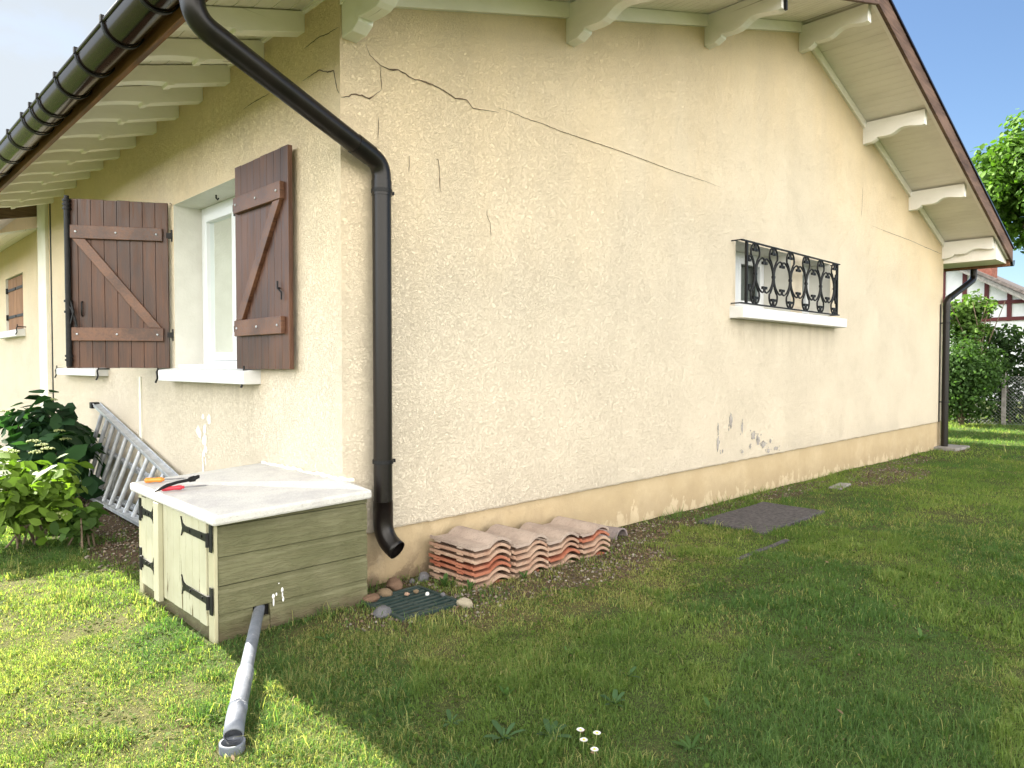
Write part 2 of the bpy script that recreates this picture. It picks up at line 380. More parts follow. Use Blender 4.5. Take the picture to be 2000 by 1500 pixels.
def mk_ground():
    m = M('lawn_soil', .98, .1); at = m.n('ShaderNodeAttribute'); at.attribute_name = 'tint'
    d = m.noise(40, 5, .7); e = m.noise(160, 3, .6)
    c = m.mix(m.ramp(d, .35, .7), at.outputs['Color'], m.mix(1., at.outputs['Color'], (.5, .5, .5, 1), 'MULTIPLY'))
    c = m.mix(m.ramp(e, .58, .75, 0, .35), c, (.25, .19, .12)); m.col(c); m.bump(m.math('ADD', d, m.math('MULTIPLY', e, .5)), .012); return m.m
MAT['ground'] = mk_ground()

# ------------------------------------------------------------------ ground sheet
def axis(lo, hi, step, far):
    a = list(np.arange(lo, hi+1e-6, step)); k = step; p = hi
    while p < far: k *= 1.35; p += k; a.append(p)
    k = step; p = lo
    while p > -far: k *= 1.35; p -= k; a.insert(0, p)
    return np.array(a)
GRAVEL = [(1.75, -.5, .55, .26, .9), (2.35, -.22, .8, .2, .8), (3.1, -.13, 1.3, .10, .5), (5.2, -.17, .8, .17, .75), (7.0, -.50, 1.0, .34, .85), (8.3, -.22, 1.4, .18, .5), (.25, -.12, .4, .12, .8), (.9, -.58, .6, .24, .72), (1.5, -.75, .5, .16, .45), (.2, -.45, .45, .35, .55), (-.4, 1.6, .42, .75, 1.), (-.35, 3.4, .5, 1.6, 1.), (-.2, 6.4, .6, 2.2, .9), (10.9, -.2, .5, .25, .6)]
def bare(x, y):
    b = np.zeros_like(np.asarray(x, float))
    w = (vnoise(x, y, .16, 21)-.5)*.7 + (vnoise(x, y, .05, 22)-.5)*.5
    for cx, cy, rx, ry, k in GRAVEL:
        r = np.hypot((x-cx)/rx, (y-cy)/ry); b = np.maximum(b, k*(1-sstep(r+w, .75, 1.15)))
    return b
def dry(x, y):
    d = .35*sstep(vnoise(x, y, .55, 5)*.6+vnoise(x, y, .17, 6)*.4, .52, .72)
    for cx, cy, rx, ry, k in [(1.1, -.85, 1.3, .45, 1.), (.1, -.75, .8, .4, .8), (-.3, -.45, .5, .3, .7), (-.95, -.5, .3, .7, .35), (-.9, -1.5, .5, .35, .45), (2.6, -.6, .8, .3, .5), (.4, -1.2, .5, .2, .35), (-.6, -1.0, .3, .3, .4), (-1.6, .5, .9, 2.2, .62), (-1.3, -1.2, .6, .8, .6)]:  # last two patches: yellowed grass whose straw tint also stands in for sunlight
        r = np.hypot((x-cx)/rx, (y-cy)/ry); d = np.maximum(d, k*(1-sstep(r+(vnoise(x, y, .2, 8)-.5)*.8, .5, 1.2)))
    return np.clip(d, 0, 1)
gx = axis(-4, 14, .06, 600); gy = axis(-5, 9, .06, 600)
GX, GY = np.meshgrid(gx, gy, indexing='ij'); GZ = gz(GX, GY) + .01*(vnoise(GX, GY, .12, 9)-.5)
nx, ny = GX.shape
verts = np.stack([GX, GY, GZ], -1).reshape(-1, 3)
idx = np.arange(nx*ny).reshape(nx, ny)
quads = np.stack([idx[:-1, :-1], idx[1:, :-1], idx[1:, 1:], idx[:-1, 1:]], -1).reshape(-1, 4)
def np_mesh(name, v, loops, sizes, mat, tint=None, smooth=False):
    me = bpy.data.meshes.new(name); me.vertices.add(len(v)); me.vertices.foreach_set('co', np.ascontiguousarray(v, np.float32).ravel())
    me.loops.add(len(loops)); me.loops.foreach_set('vertex_index', np.ascontiguousarray(loops, np.int32))
    st = np.concatenate([[0], np.cumsum(sizes)[:-1]]).astype(np.int32)
    me.polygons.add(len(sizes)); me.polygons.foreach_set('loop_start', st); me.polygons.foreach_set('loop_total', np.asarray(sizes, np.int32))
    me.update(calc_edges=True)
    if tint is not None:
        a = me.color_attributes.new('tint', 'FLOAT_COLOR', 'POINT')
        a.data.foreach_set('color', np.concatenate([tint, np.ones((len(tint), 1))], 1).astype(np.float32).ravel())
    if smooth: me.polygons.foreach_set('use_smooth', [True]*len(sizes))
    me.materials.append(mat); o = bpy.data.objects.new(name, me); C.objects.link(o); return o
bx_, by_ = verts[:, 0], verts[:, 1]
B = bare(bx_, by_)[:, None]; Dr = dry(bx_, by_)[:, None]
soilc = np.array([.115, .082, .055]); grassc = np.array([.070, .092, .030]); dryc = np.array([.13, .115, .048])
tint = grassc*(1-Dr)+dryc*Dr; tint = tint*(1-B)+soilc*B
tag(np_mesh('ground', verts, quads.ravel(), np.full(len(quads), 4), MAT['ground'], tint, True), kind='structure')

# ------------------------------------------------------------------ house
house = empty('house')
tag(house, 'cream rendered single-storey house with brown shutters and white timber eaves', 'house')
L = 11.15; RX = L/2; Z0 = 3.20; SL = .30; OV = .72; GO = .77; DEPTH = 14.0
def zs(x): return Z0 + SL*(RX - abs(x-RX))
OPG = [(4.24, 5.45, 1.775, 2.40), (5.74, 6.50, 1.775, 2.40)]
OPL = [(1.12, 2.42, 1.195, 2.448), (4.30, 5.50, 1.195, 2.448), (7.93, 9.10, 1.70, 2.45)]
def wall_sheet(mb, us, breaks, ops, top, z0, place):
    """vertical sheet of quads with openings; top(u) is the upper edge"""
    zb = sorted({z0} | {o[2] for o in ops} | {o[3] for o in ops})
    for u0, u1 in zip(us[:-1], us[1:]):
        um = (u0+u1)/2
        for i, za in enumerate(zb):
            last = i == len(zb)-1
            zt0 = top(u0) if last else zb[i+1]; zt1 = top(u1) if last else zb[i+1]
            zm = (za + (min(zt0, zt1)))/2
            if any(o[0] < um < o[1] and o[2] < zm < o[3] for o in ops): continue
            mb.add([place(u0, za), place(u1, za), place(u1, zt1), place(u0, zt0)], [(0, 1, 2, 3)])
wm = MB()
us = sorted({0, RX, L} | {o[0] for o in OPG} | {o[1] for o in OPG})
wall_sheet(wm, us, None, OPG, lambda u: zs(u)+.05, .30, lambda u, z: (u, 0, z))
ul = sorted({0, DEPTH} | {o[0] for o in OPL} | {o[1] for o in OPL})
wall_sheet(wm, ul, None, OPL, lambda u: Z0+.05, -.2, lambda u, z: (0, u, z))
wm.add([(L, 0, -.4), (L, DEPTH, -.4), (L, DEPTH, Z0), (L, 0, Z0)], [(0, 1, 2, 3)])
wm.add([(0, DEPTH, -.4), (0, DEPTH, Z0), (RX, DEPTH, zs(RX)), (L, DEPTH, Z0), (L, DEPTH, -.4)], [(0, 1, 2, 3, 4)])
# ragged lower lip of the render above the plinth
xs = np.linspace(0, L, 320); lip = []
for x in xs:
    j = .010*(mnoise.noise((x*9, 3, 0))) + .006*mnoise.noise((x*31, 7, 0)); o = .004*mnoise.noise((x*14, 1, 5))
    lip += [(x, -.004+o*0.5, .318+j*.4), (x, -.007+o, .302+j), (x, .018, .296+j)]
lf = []
for i in range(len(xs)-1):
    for k in range(2): lf.append((3*i+k, 3*i+3+k, 3*i+4+k, 3*i+1+k))
wm.add(lip, lf, True)
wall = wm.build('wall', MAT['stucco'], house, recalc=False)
pm = MB(); pm.box((.0, .016, -.5), (L-.004, .10, .302)); pm.build('plinth', MAT['plinth'], house)

# cracks in the render: thin ragged dark brown ribbons on the wall faces
def crack(pts, place, w0=.0045, wob=.004, n=6):
    mb = MB(); P = []
    for (a, b), (c, d) in zip(pts[:-1], pts[1:]):
        for k in range(n): t = k/n; P.append((a+(c-a)*t, b+(d-b)*t))
    P.append(pts[-1]); m = len(P); L_, R_ = [], []
    for i, (u, z) in enumerate(P):
        z += wob*(mnoise.noise((u*40, z*40, 2))); e = min(1, 4*min(i, m-1-i)/m+.15)
        w = w0*e*(.55+.7*abs(mnoise.noise((u*25, z*25, 9))))
        q = P[min(i+1, m-1)]; p = P[max(i-1, 0)]; tu, tz = q[0]-p[0], q[1]-p[1]; ln = math.hypot(tu, tz) or 1
        L_.append(place(u-tz/ln*w, z+tu/ln*w)); R_.append(place(u+tz/ln*w, z-tu/ln*w))
    mb.add(L_+R_, [(i, i+1, m+i+1, m+i) for i in range(m-1)]); return mb.build('crack', MAT['crack'], house, recalc=False)
fg = lambda u, z: (u, -.0035, z); fl = lambda u, z: (-.0035, u, z)
crack([(.156,2.945),(.184,2.896),(.253,2.859),(.312,2.858),(.373,2.871),(.416,2.866),(.465,2.85),(.536,2.858),(.614,2.856),(.695,2.846),(.784,2.823),(.877,2.838),(.928,2.798),(1.04,2.817),(1.146,2.829)], fg, .0048)
crack([(1.117,2.857),(1.245,2.86),(1.386,2.851),(1.551,2.855),(1.715,2.847),(1.907,2.848),(2.194,2.852),(2.505,2.855),(2.793,2.851),(3.049,2.846),(3.211,2.845),(3.466,2.848),(3.706,2.852),(3.96,2.844)], fg, .0029)
crack([(.253,2.859),(.251,2.809),(.257,2.763),(.257,2.731)], fg, .003)
crack([(.257,2.731),(.177,2.662),(.132,2.669),(.066,2.657),(.049,2.639),(.002,2.625)], fg, .005)
crack([(7.777,3.034),(8.535,3.029),(9.386,3.036),(10.165,3.023),(10.83,3.015),(11.08,3.014)], fg, .0035)
crack([(.626,2.434),(.65,2.434),(.659,2.392),(.663,2.319),(.665,2.267),(.676,2.237)], fg, .003)
crack([(1.04,2.2),(1.044,2.159),(1.07,2.118),(1.073,2.067),(1.078,2.028)], fg, .003)
crack([(.441,2.415),(.442,2.359),(.438,2.313)], fg, .0028); crack([(.234,2.581),(.236,2.523),(.231,2.454)], fg, .0028)
crack([(7.506,3.482),(7.484,3.23),(7.458,3.069)], fg, .004)
crack([(.002,2.989),(.101,2.989),(.214,3.002),(.312,2.995),(.372,2.992)], fl, .004)
crack([(.395,2.817),(.294,2.823),(.207,2.825),(.122,2.79),(.058,2.778),(.041,2.722),(.024,2.67),(.002,2.64)], fl, .0045)
crack([(.79,2.859),(.984,2.862),(1.164,2.856)], fl, .003)
crack([(2.43,2.44),(2.47,2.47),(2.50,2.475)], fl, .004)
# patches where the paint has flaked off down to grey mortar
def flake(cx, cz, w, h, place, mat, seed, name='flaked_patch'):
    mb = MB(); rr = random.Random(seed); n = 22; vs = [place(cx, cz)]
    for k in range(n):
        a = 2*math.pi*k/n; r = .55+.45*rr.random(); vs.append(place(cx+w*r*math.cos(a), cz+h*r*math.sin(a)))
    mb.add(vs, [(0, 1+k, 1+(k+1) % n) for k in range(n)]); return mb
MAT['mortar'] = m_plain('bare_mortar', (.27, .25, .235), (.38, .35, .32), 30, .95, .003, 80)
for i, (cx, cz, w, h) in enumerate([(4.171, .70, .035, .085), (3.933, .64, .015, .06), (3.936, .50, .035, .075), (4.393, .62, .025, .07), (4.725, .47, .06, .055), (4.62, .52, .05, .05), (4.84, .42, .06, .045), (4.951, .344, .05, .03), (5.127, .355, .07, .022), (4.40, .38, .03, .022), (4.56, .42, .025, .03), (4.02, .42, .018, .02), (5.0, .44, .03, .03)]):
    mb = flake(cx, cz, w, h, fg, None, i)
    rr = random.Random(i+50)
    for _ in range(4): 
        q = flake(cx+rr.uniform(-1.3, 1.3)*w, cz+rr.uniform(-1.4, 1.2)*h, w*.25, h*.2, fg, None, rr.random()); mb.add(q.v, q.f)
    mb.build('flaked_patch', MAT['mortar'], house, recalc=False)
MAT['whitepatch'] = m_plain('white_repair_paint', (.80, .765, .68), (.84, .77, .65), 18, .85, .004, 60)
rr = random.Random(4)
for k in range(16):
    t = k/15; u = 1.88+rr.gauss(0, .055)*(1.1-.5*t); z = .84-.42*t+rr.gauss(0, .02); q = -.0032-.00003*k
    flake(u, z, rr.uniform(.012, .045), rr.uniform(.02, .055), lambda a, b: (q, a, b), None, rr.random()).build('repair_patch', MAT['whitepatch'], house, recalc=False)
# vertical plaster bead, corner trim and cover strip on the long wall
MAT['bead'] = m_plain('cream_trim_paint', (.74, .72, .64), (.69, .67, .57), 5, .7, .001, 40)
MB().box((-.012, 3.215, -.1), (.002, 3.265, 1.12)).build('plaster_bead', MAT['bead'], house, .003)
MB().box((-.035, 6.46, -.1), (.002, 6.86, 3.16)).build('cover_strip', MAT['bead'], house, .004)
MB().box((-.008, 6.33, -.1), (.002, 6.365, 3.1)).build('joint_strip', MAT['black'], house)

# roof: two slabs, white soffit boards below them, brown barge boards at the gable
rm = MB()
for s in (-1, 1):
    ex = -OV-.06 if s < 0 else L+OV+.06
    rm.prism([(ex, zs(0)-SL*(OV+.06)+.028), (RX, zs(RX)+.028), (RX, zs(RX)+.128), (ex, zs(0)-SL*(OV+.06)+.128)], 'y', -GO+.05, DEPTH+.4)
for s in (-1, 1):                                     # cover tiles: barrel rows running down the slope
    y = -GO+.12
    n_row = 0
    while y < DEPTH+.3:
        ex = -OV-.03 if s < 0 else L+OV+.03
        a = Vector((RX, y, zs(RX)+.115)); b = Vector((ex, y, zs(0)-SL*(OV+.03)+.115)); rm.tube([a, b], .06, 8); y += .21
roof = rm.build('roof', MAT['rooftile'], house)
def soffit_profile(x0, x1):
    xs_ = []; x = x0; pr_ = []
    n = max(1, round((x1-x0)/.105)); w = (x1-x0)/n
    for i in range(n):
        a = x0+i*w; pr_ += [(a+.003, 0), (a+w-.003, 0), (a+w-.001, .005), (a+w+.001, .005)]
    return pr_
sm = MB()
for (x0, x1) in ((-OV, RX), (RX, L+OV)):
    pr_ = soffit_profile(x0, x1)
    for (ya, yb) in ((-GO+.02, .02), (.02, DEPTH)):
        vs = []; 
        for (x, d) in pr_:
            x = min(max(x, x0), x1); vs += [(x, ya, zs(x)+d+.005), (x, yb, zs(x)+d+.005)]
        sm.add(vs, [(2*i, 2*i+2, 2*i+3, 2*i+1) for i in range(len(pr_)-1)])
sm.build('soffit', MAT['soffit'], house, recalc=False)
def sloped(x0, x1, zlo, zhi, y0, y1, mb):
    return mb.prism([(x0, zs(x0)+zlo), (x1, zs(x1)+zlo), (x1, zs(x1)+zhi), (x0, zs(x0)+zhi)], 'y', y0, y1)
for (x0, x1) in ((-OV-.02, RX), (RX, L+OV+.02)):
    sloped(x0, x1, -.085, .125, -GO-.035, -GO, MB()).build('barge_board', MAT['barge'], house, .003)
    sloped(x0-(.02 if x0 < 0 else 0), x1+(.02 if x1 > L else 0), .127, .150, -GO-.055, -GO+.049, MB()).build('verge_strip', MAT['gutter'], house)
    sloped(max(x0, -OV+.02), min(x1, L+OV-.02), -.055, .003, -GO+.001, -GO+.045, MB()).build('barge_batten', MAT['white'], house, .003)
    sloped(max(x0, 0), min(x1, L), -.10, .003, -.032, .001, MB()).build('wall_batten', MAT['white'], house, .004)
# purlin ends carved as corbels
def corbel_profile(ylen):
    """outline in (distance from wall, drop below soffit)"""
    p = [(0, 0), (ylen, 0), (ylen, -.175), (ylen-.035, -.182), (.60, -.172), (.54, -.158), (.49, -.152)]
    p += [(.45, -.155), (.42, -.164), (.39, -.180), (.355, -.202), (.32, -.214), (.27, -.218), (.165, -.212), (.16, -.232), (.125, -.250), (.10, -.262), (.06, -.262), (0, -.268)]
    return p
for X in (.055, 1.84, 3.69, RX+.05, 7.53, 9.37, L-.06):
    w = .045; zt = zs(X)-SL*w-.002
    prof = [(-d, zt+q) for d, q in corbel_profile(.70)]
    MB().prism(prof, 'x', X-w, X+w).build('corbel', MAT['corbel'], house, .004)
MB().box((3.69-.012, -.725, zs(3.69)-.20), (3.69+.012, -.705, zs(3.69)-.01)).build('corbel_strap', MAT['black'], house)
# rafter tails over the long wall
def rafter_profile():
    top = lambda d: zs(0)-SL*d
    h = .118; p = [(.0, top(0)-.001), (.70, top(.70)-.001), (.70, top(.7)-.104)]
    for k in range(1, 8):
        t = k/8; d = .70-.30*t; p.append((d, top(d)-.104+.010*math.sin(t*math.pi)-.004*t))
    p += [(.40, top(.40)-.106), (.396, top(.396)-.128), (.36, top(.36)-.128), (.352, top(.352)-h), (0, top(0)-h)]
    return [(-d, z) for d, z in p]
rp = rafter_profile()
first = MB().prism(rp, 'y', -.045, .045).build('rafter', MAT['white'], house, .003)
ys = [.41+.4815*k for k in range(13)]
first.location.y = ys[0]
for i, y in enumerate(ys[1:]):
    o = first.copy(); C.objects.link(o); o.parent = house; o.location.y = y + random.uniform(-.012, .012); o.rotation_euler.x = random.uniform(-.01, .01)
# wall plate seal between rafters
MB().box((-.02, .0, Z0-.02), (.0, 6.9, Z0+.002)).build('eave_batten', MAT['white_y'], house)
for s, x in ((0, -OV-.030), (1, L+OV)):
    MB().box((x, -GO+.001, zs(0)-SL*OV-.155), (x+.03, 7.0 if s == 0 else DEPTH, zs(0)-SL*OV+.02)).build('fascia', MAT['fascia'], house, .003)
# boxed return at the far eave
mb = MB(); mb.prism([(L+.004, 2.87), (L+OV-.004, 2.87), (L+OV-.004, zs(L+OV)+.0), (L+.004, zs(L)-.002)], 'y', -GO+.05, DEPTH-.02)
mb.build('eave_return', MAT['white'], house)
# lower porch eave further along the long wall
MAT['beam'] = m_wood('brown_beam_timber', (.085, .050, .03), (.20, .13, .08), 'x', .7, .3)
MB().prism([(-.75, 2.86), (.0, 3.04), (.0, 3.20), (-.75, 3.00)], 'y', 6.93, 6.99).build('cross_beam', MAT['beam'], house, .003)
pr_ = MB()
for k in range(5):
    x0 = -.72+.144*k; zf = lambda x: 2.86+.30*x
    pr_.prism([(x0, zf(x0)+.02), (x0+.138, zf(x0+.138)+.02), (x0+.138, zf(x0+.138)+.045), (x0, zf(x0)+.045)], 'y', 7.0, DEPTH)
pr_.build('porch_soffit', MAT['white_y'], house)

# gutters and downpipes
def gutter(xc, y0, y1, zr, r=.09):
    mb = MB(); n = 14; prof = []
    for k in range(n+1):
        a = math.pi + math.pi*k/n; prof.append((xc+r*math.cos(a), zr+r*math.sin(a)))
    inner = [(xc+(r-.004)*math.cos(math.pi+math.pi*k/n), zr+(r-.004)*math.sin(math.pi+math.pi*k/n)) for k in range(n+1)]
    m = n+1; vs = []
    for y in (y0, y1): vs += [(x, y, z) for x, z in prof]
    mb.add(vs, [(k, k+1, m+k+1, m+k) for k in range(n)], True)
    vs = []
    for y in (y0, y1): vs += [(x, y, z) for x, z in inner]
    mb.add(vs, [(k, k+1, m+k+1, m+k) for k in range(n)], True)
    for y in (y0, y1): mb.add([(x, y, z) for x, z in prof], [tuple(range(m))])
    out = -1 if xc < 0 else 1
    mb.tube([(xc+out*r, y0, zr+.004), (xc+out*r, y1, zr+.004)], .011, 8); mb.tube([(xc-out*r, y0, zr+.004), (xc-out*r, y1, zr+.004)], .006, 6)
    return mb.build('gutter', MAT['gutter'], house, recalc=False)
GX0 = -.845; GZR = 2.925
gut = gutter(GX0, -.80, 6.95, GZR)
def hook(parent, xc, y, zr, r=.094):
    mb = MB(); pts = [(xc+r*math.cos(a), y, zr+r*math.sin(a)) for a in [math.pi*.98+math.pi*1.04*k/18 for k in range(19)]]
    vs = []
    for p in pts:
        d = Vector((p[0]-xc, 0, p[2]-zr)).normalized()
        for (yy, q) in ((-.011, 0), (.011, 0), (.011, .007), (-.011, .007)): vs.append((p[0]+d.x*q, p[1]+yy, p[2]+d.z*q))
    m = len(pts); mb.add(vs, [(4*i+k, 4*i+(k+1) % 4, 4*i+4+(k+1) % 4, 4*i+4+k) for i in range(m-1) for k in range(4)])
    out = -1 if xc < 0 else 1
    mb.box((xc+out*r-.012, y-.012, zr-.004), (xc+out*r+.012, y+.012, zr+.03))
    return mb.build('gutter_hook', MAT['black'], parent)
h0 = hook(gut, GX0, 0, GZR)
hy = [-.32, .16, .66, 1.16, 1.62, 2.08, 2.30, 2.56, 3.05, 3.55, 4.05, 4.55, 5.05, 5.55, 6.05, 6.6]
h0.location.y = hy[0]
for y in hy[1:]:
    o = h0.copy(); C.objects.link(o); o.parent = gut; o.location.y = y
gut2 = gutter(L+.845, -.80, DEPTH, GZR)
def arc(p0, p1, p2, n=8, k=.5):
    """rounded corner: quadratic blend around p1"""
    p0, p1, p2 = Vector(p0), Vector(p1), Vector(p2); a = p1+(p0-p1).normalized()*k; b = p1+(p2-p1).normalized()*k
    return [a*(1-t)**2+p1*2*t*(1-t)+b*t*t for t in [i/n for i in range(n+1)]]
def downpipe(out, elbow, xb, zbot, shoe, r=.051):
    """from the gutter outlet diagonally to the gable, then straight down"""
    top = Vector(out); e1 = Vector(elbow); b1 = Vector((xb, -.075, e1.z-.42)) if False else None
    k1 = Vector((out[0], out[1], out[2]-.20)); k2 = Vector((xb, -.078, elbow[2]))
    pts = [top] + arc(top, k1, k2, 8, .085) + arc(k1, k2, (xb, -.078, 0), 8, .075) + [Vector((xb, -.078, zbot))]
    o = MB().tube(pts, r, 20, cap=False).build('downpipe', MAT['pipe_dark'], house, recalc=False)
    col = MB()
    d = (k1-k2).normalized()
    col.tube([k2+d*.085, k2+d*.20], r+.003, 20); col.tube([Vector((xb, -.078, k2.z-.09)), Vector((xb, -.078, k2.z-.17))], r+.003, 20)
    col.build('pipe_socket', MAT['pipe_dark'], o)
    return o
dp1 = downpipe((GX0, -.25, 2.86), (0, 0, 2.30), .203, .46, True)
sh = MB(); pts = arc((.203, -.078, .50), (.203, -.078, .275), (.236, -.200, .205), 10, .09)
sh.hollow([Vector((.203, -.078, .48))] + pts + [Vector((.229, -.172, .221))], .0535, .004, 20); sh.build('pipe_shoe', MAT['pipe_dark'], dp1, recalc=False)
for z in (2.155, .695):
    mb = MB(); mb.tube([(.203, -.078, z-.010), (.203, -.078, z+.010)], .0565, 20); mb.box((.203+.05, -.085, z-.009), (.203+.078, -.068, z+.009)); mb.box((.19, -.03, z-.009), (.215, .002, z+.009))
    mb.build('pipe_clamp', MAT['black'], dp1)
dp2 = downpipe((L+.845, -.24, 2.86), (0, 0, 2.27), 11.06, -.16, False)
for z in (1.9, .62):
    mb = MB(); mb.tube([(11.06, -.078, z-.012), (11.06, -.078, z+.012)], .057, 16); mb.box((11.05, -.03, z-.009), (11.075, .002, z+.009)); mb.build('pipe_clamp', MAT['black'], dp2)
MB().tube([(10.98, -.012, .3), (10.98, -.012, 2.2)], .008, 6).build('cable', MAT['black'], house)

# windows
def reveal(mb, place, o, depth):
    a, b, z0, z1 = o
    P = lambda u, z, d: place(u, z, d)
    mb.add([P(a, z0, 0), P(a, z1, 0), P(a, z1, depth), P(a, z0, depth)], [(0, 1, 2, 3)]); mb.add([P(b, z0, 0), P(b, z1, 0), P(b, z1, depth), P(b, z0, depth)], [(0, 1, 2, 3)])
    mb.add([P(a, z1, 0), P(b, z1, 0), P(b, z1, depth), P(a, z1, depth)], [(0, 1, 2, 3)]); mb.add([P(a, z0, 0), P(b, z0, 0), P(b, z0, depth), P(a, z0, depth)], [(0, 1, 2, 3)])
PL = lambda u, z, d: (d, u, z)
PG = lambda u, z, d: (u, d, z)
def bar(mb, place, u0, u1, z0, z1, d0, d1):
    c = [place(u, z, d) for d in (d0, d1) for (u, z) in ((u0, z0), (u1, z0), (u1, z1), (u0, z1))]
    mb.add(c, [(0, 1, 2, 3), (4, 5, 6, 7), (0, 1, 5, 4), (1, 2, 6, 5), (2, 3, 7, 6), (3, 0, 4, 7)])
def ring(mb, place, a, b, z0, z1, w, d0, d1):
    bar(mb, place, a, a+w, z0, z1, d0, d1); bar(mb, place, b-w, b, z0, z1, d0, d1); bar(mb, place, a+w, b-w, z0, z0+w, d0, d1); bar(mb, place, a+w, b-w, z1-w, z1, d0, d1)
def window(place, o, depth, leaves, curtain=True, name='window'):
    a, b, z0, z1 = o; fr = MB()
    ring(fr, place, a+.001, b-.001, z0+.001, z1-.001, .055, depth, depth+.07)
    w = fr.build('window', MAT['pvc'], house, .003)
    rv = MB(); reveal(rv, place, o, depth+.02); rv.build('reveal', MAT['reveal'], w, recalc=False)
    ia, ib = a+.055, b-.055; step = (ib-ia)/leaves
    for k in range(leaves):
        u0 = ia+k*step+.002; u1 = ia+(k+1)*step-.002
        s = MB(); ring(s, place, u0, u1, z0+.058, z1-.058, .062, depth-.012, depth+.045); s.build('sash', MAT['pvc'], w, .004)
        g = MB(); g.add([place(u0+.06, z0+.118, depth+.02), place(u1-.06, z0+.118, depth+.02), place(u1-.06, z1-.118, depth+.02), place(u0+.06, z1-.118, depth+.02)], [(0, 1, 2, 3)])
        g.build('pane', MAT['glass'], w, recalc=False)
    if curtain:
        cu = MB(); n = 90; vs = []
        for i in range(n+1):
            u = a+.02+(b-a-.04)*i/n; d = depth+.14+.045*math.sin(i*1.25+.6*math.sin(i*.31))+.012*math.sin(i*2.9)
            vs += [place(u, z0+.02, d), place(u, z1-.02, d)]
        cu.add(vs, [(2*i, 2*i+2, 2*i+3, 2*i+1) for i in range(n)], True); cu.build('curtain', MAT['curtain'], w, recalc=False)
    bk = MB(); bar(bk, place, a-.1, b+.1, z0-.1, z1+.1, depth+.9, depth+.92); bk.build('dark_backing', MAT['dark'], w)
    return w
w1 = window(PL, OPL[0], .21, 2); w2 = window(PL, OPL[1], .21, 2); w3 = window(PL, OPL[2], .12, 2, False)
w4 = window(PG, OPG[0], .30, 2, False); w5 = window(PG, OPG[1], .24, 1, False)
MAT['blind'] = m_plain('grey_blind', (.16, .165, .17), (.20, .205, .21), 6, .8, 0)  # grey sheet added behind the small panes to lighten the dark glass
for w_, o_, d_ in ((w4, OPG[0], .40), (w5, OPG[1], .34)):
    mb = MB(); bar(mb, PG, o_[0]+.02, o_[1]-.02, o_[2]+.02, o_[3]-.02, d_, d_+.01); mb.build('blind', MAT['blind'], w_)
def sill(w, place, a, b, z0, z1, out):
    mb = MB(); c = [place(a, z0, -out), place(b, z0, -out), place(b, z1-.008, -out), place(a, z1-.008, -out), place(a, z0, .02), place(b, z0, .02), place(b, z1+.006, .02), place(a, z1+.006, .02)]
    mb.add(c, [(0, 1, 2, 3), (4, 5, 6, 7), (0, 1, 5, 4), (1, 2, 6, 5), (2, 3, 7, 6), (3, 0, 4, 7)])
    mb.build('sill', MAT['sill'], w, .006)
sill(w1, PL, .955, 2.46, 1.10, 1.192, .115); sill(w2, PL, 4.17, 5.65, 1.115, 1.192, .115); sill(w3, PL, 7.82, 9.2, 1.60, 1.695, .10)
mb = MB(); bar(mb, PL, 1.125, 2.415, 1.193, 1.225, .02, .208); mb.build('inner_sill', MAT['sill'], w1, .005)
sill(w4, PG, 4.135, 6.66, 1.66, 1.772, .14)
# wrought-iron grille over the pair of small windows
GY = -.10; gr = MB(); ga, gb, gz0, gz1 = 4.165, 6.50, 1.80, 2.385
for z in (gz0, gz1):
    gr.box((ga, GY-.012, z-.006), (gb, GY+.012, z+.006)); gr.box((ga-.012, GY-.011, z-.0055), (ga-.0005, .0, z+.0055)); gr.box((gb+.0005, GY-.011, z-.0055), (gb+.012, .0, z+.0055))
for x in (4.262, 6.445): gr.box((x-.012, GY-.0115, gz0+.0065), (x+.012, GY+.0115, gz1-.0065))
grille = gr.build('window_grille', MAT['black'], house)
def scroll(c, r, a0, turns, s, n=16):
    return [(c[0]+s*(r*(1-.65*i/n))*math.cos(a0+turns*2*math.pi*i/n), GY, c[1]+(r*(1-.65*i/n))*math.sin(a0+turns*2*math.pi*i/n)) for i in range(n+1)]
cols = [4.437+.386*k for k in range(6)]; zm = (gz0+gz1)/2; sp = .386
def ell_side(xc, s, rx=.180, rz=.172):
    pts = [(xc+s*rx*math.cos(t), GY, zm+rz*math.sin(t)) for t in [-1.30+2.60*i/28 for i in range(29)]]
    top = Vector(pts[-1]); bot = Vector(pts[0]); a = abs(top.x-xc)-.010
    st = [(top.x-s*a*math.sin(q), GY, top.z-.020*(1-math.cos(q))) for q in [i*.26 for i in range(1, 8)]]
    sb = [(bot.x-s*a*math.sin(q), GY, bot.z+.020*(1-math.cos(q))) for q in [i*.26 for i in range(1, 8)]]
    return sb[::-1]+pts+st
def knob(mb, x, z): mb.box((x-.019, GY-.01, z-.013), (x+.019, GY+.01, z+.013))
for k in range(7):
    el = MB(); xc = cols[0]-sp/2+sp*k; sides = (-1, 1); rx = .180
    if k == 0: xc, rx, sides = 4.30, cols[0]-.013-4.30, (1,)
    if k == 6: xc, rx, sides = 6.415, 6.415-cols[5]-.013, (-1,)
    for s in sides:
        el.tube(ell_side(xc, s, rx), .009, 6)
        for q in (1, -1):
            el.tube([(xc+s*.010, GY, zm+q*.166), (xc+s*.010, GY, zm+q*.122)], .009, 6)
            if 0 < k < 6: knob(el, xc+s*.028, zm+q*.120)
    if k in (0, 6):
        for q in (1, -1): knob(el, xc+sides[0]*.02, zm+q*.120)
    else:
        for q in (1, -1): el.box((xc-.012, GY-.007, zm+q*.15-.006), (xc+.012, GY+.007, zm+q*.15+.006))
    el.build('oval_scroll', MAT['black'], grille)
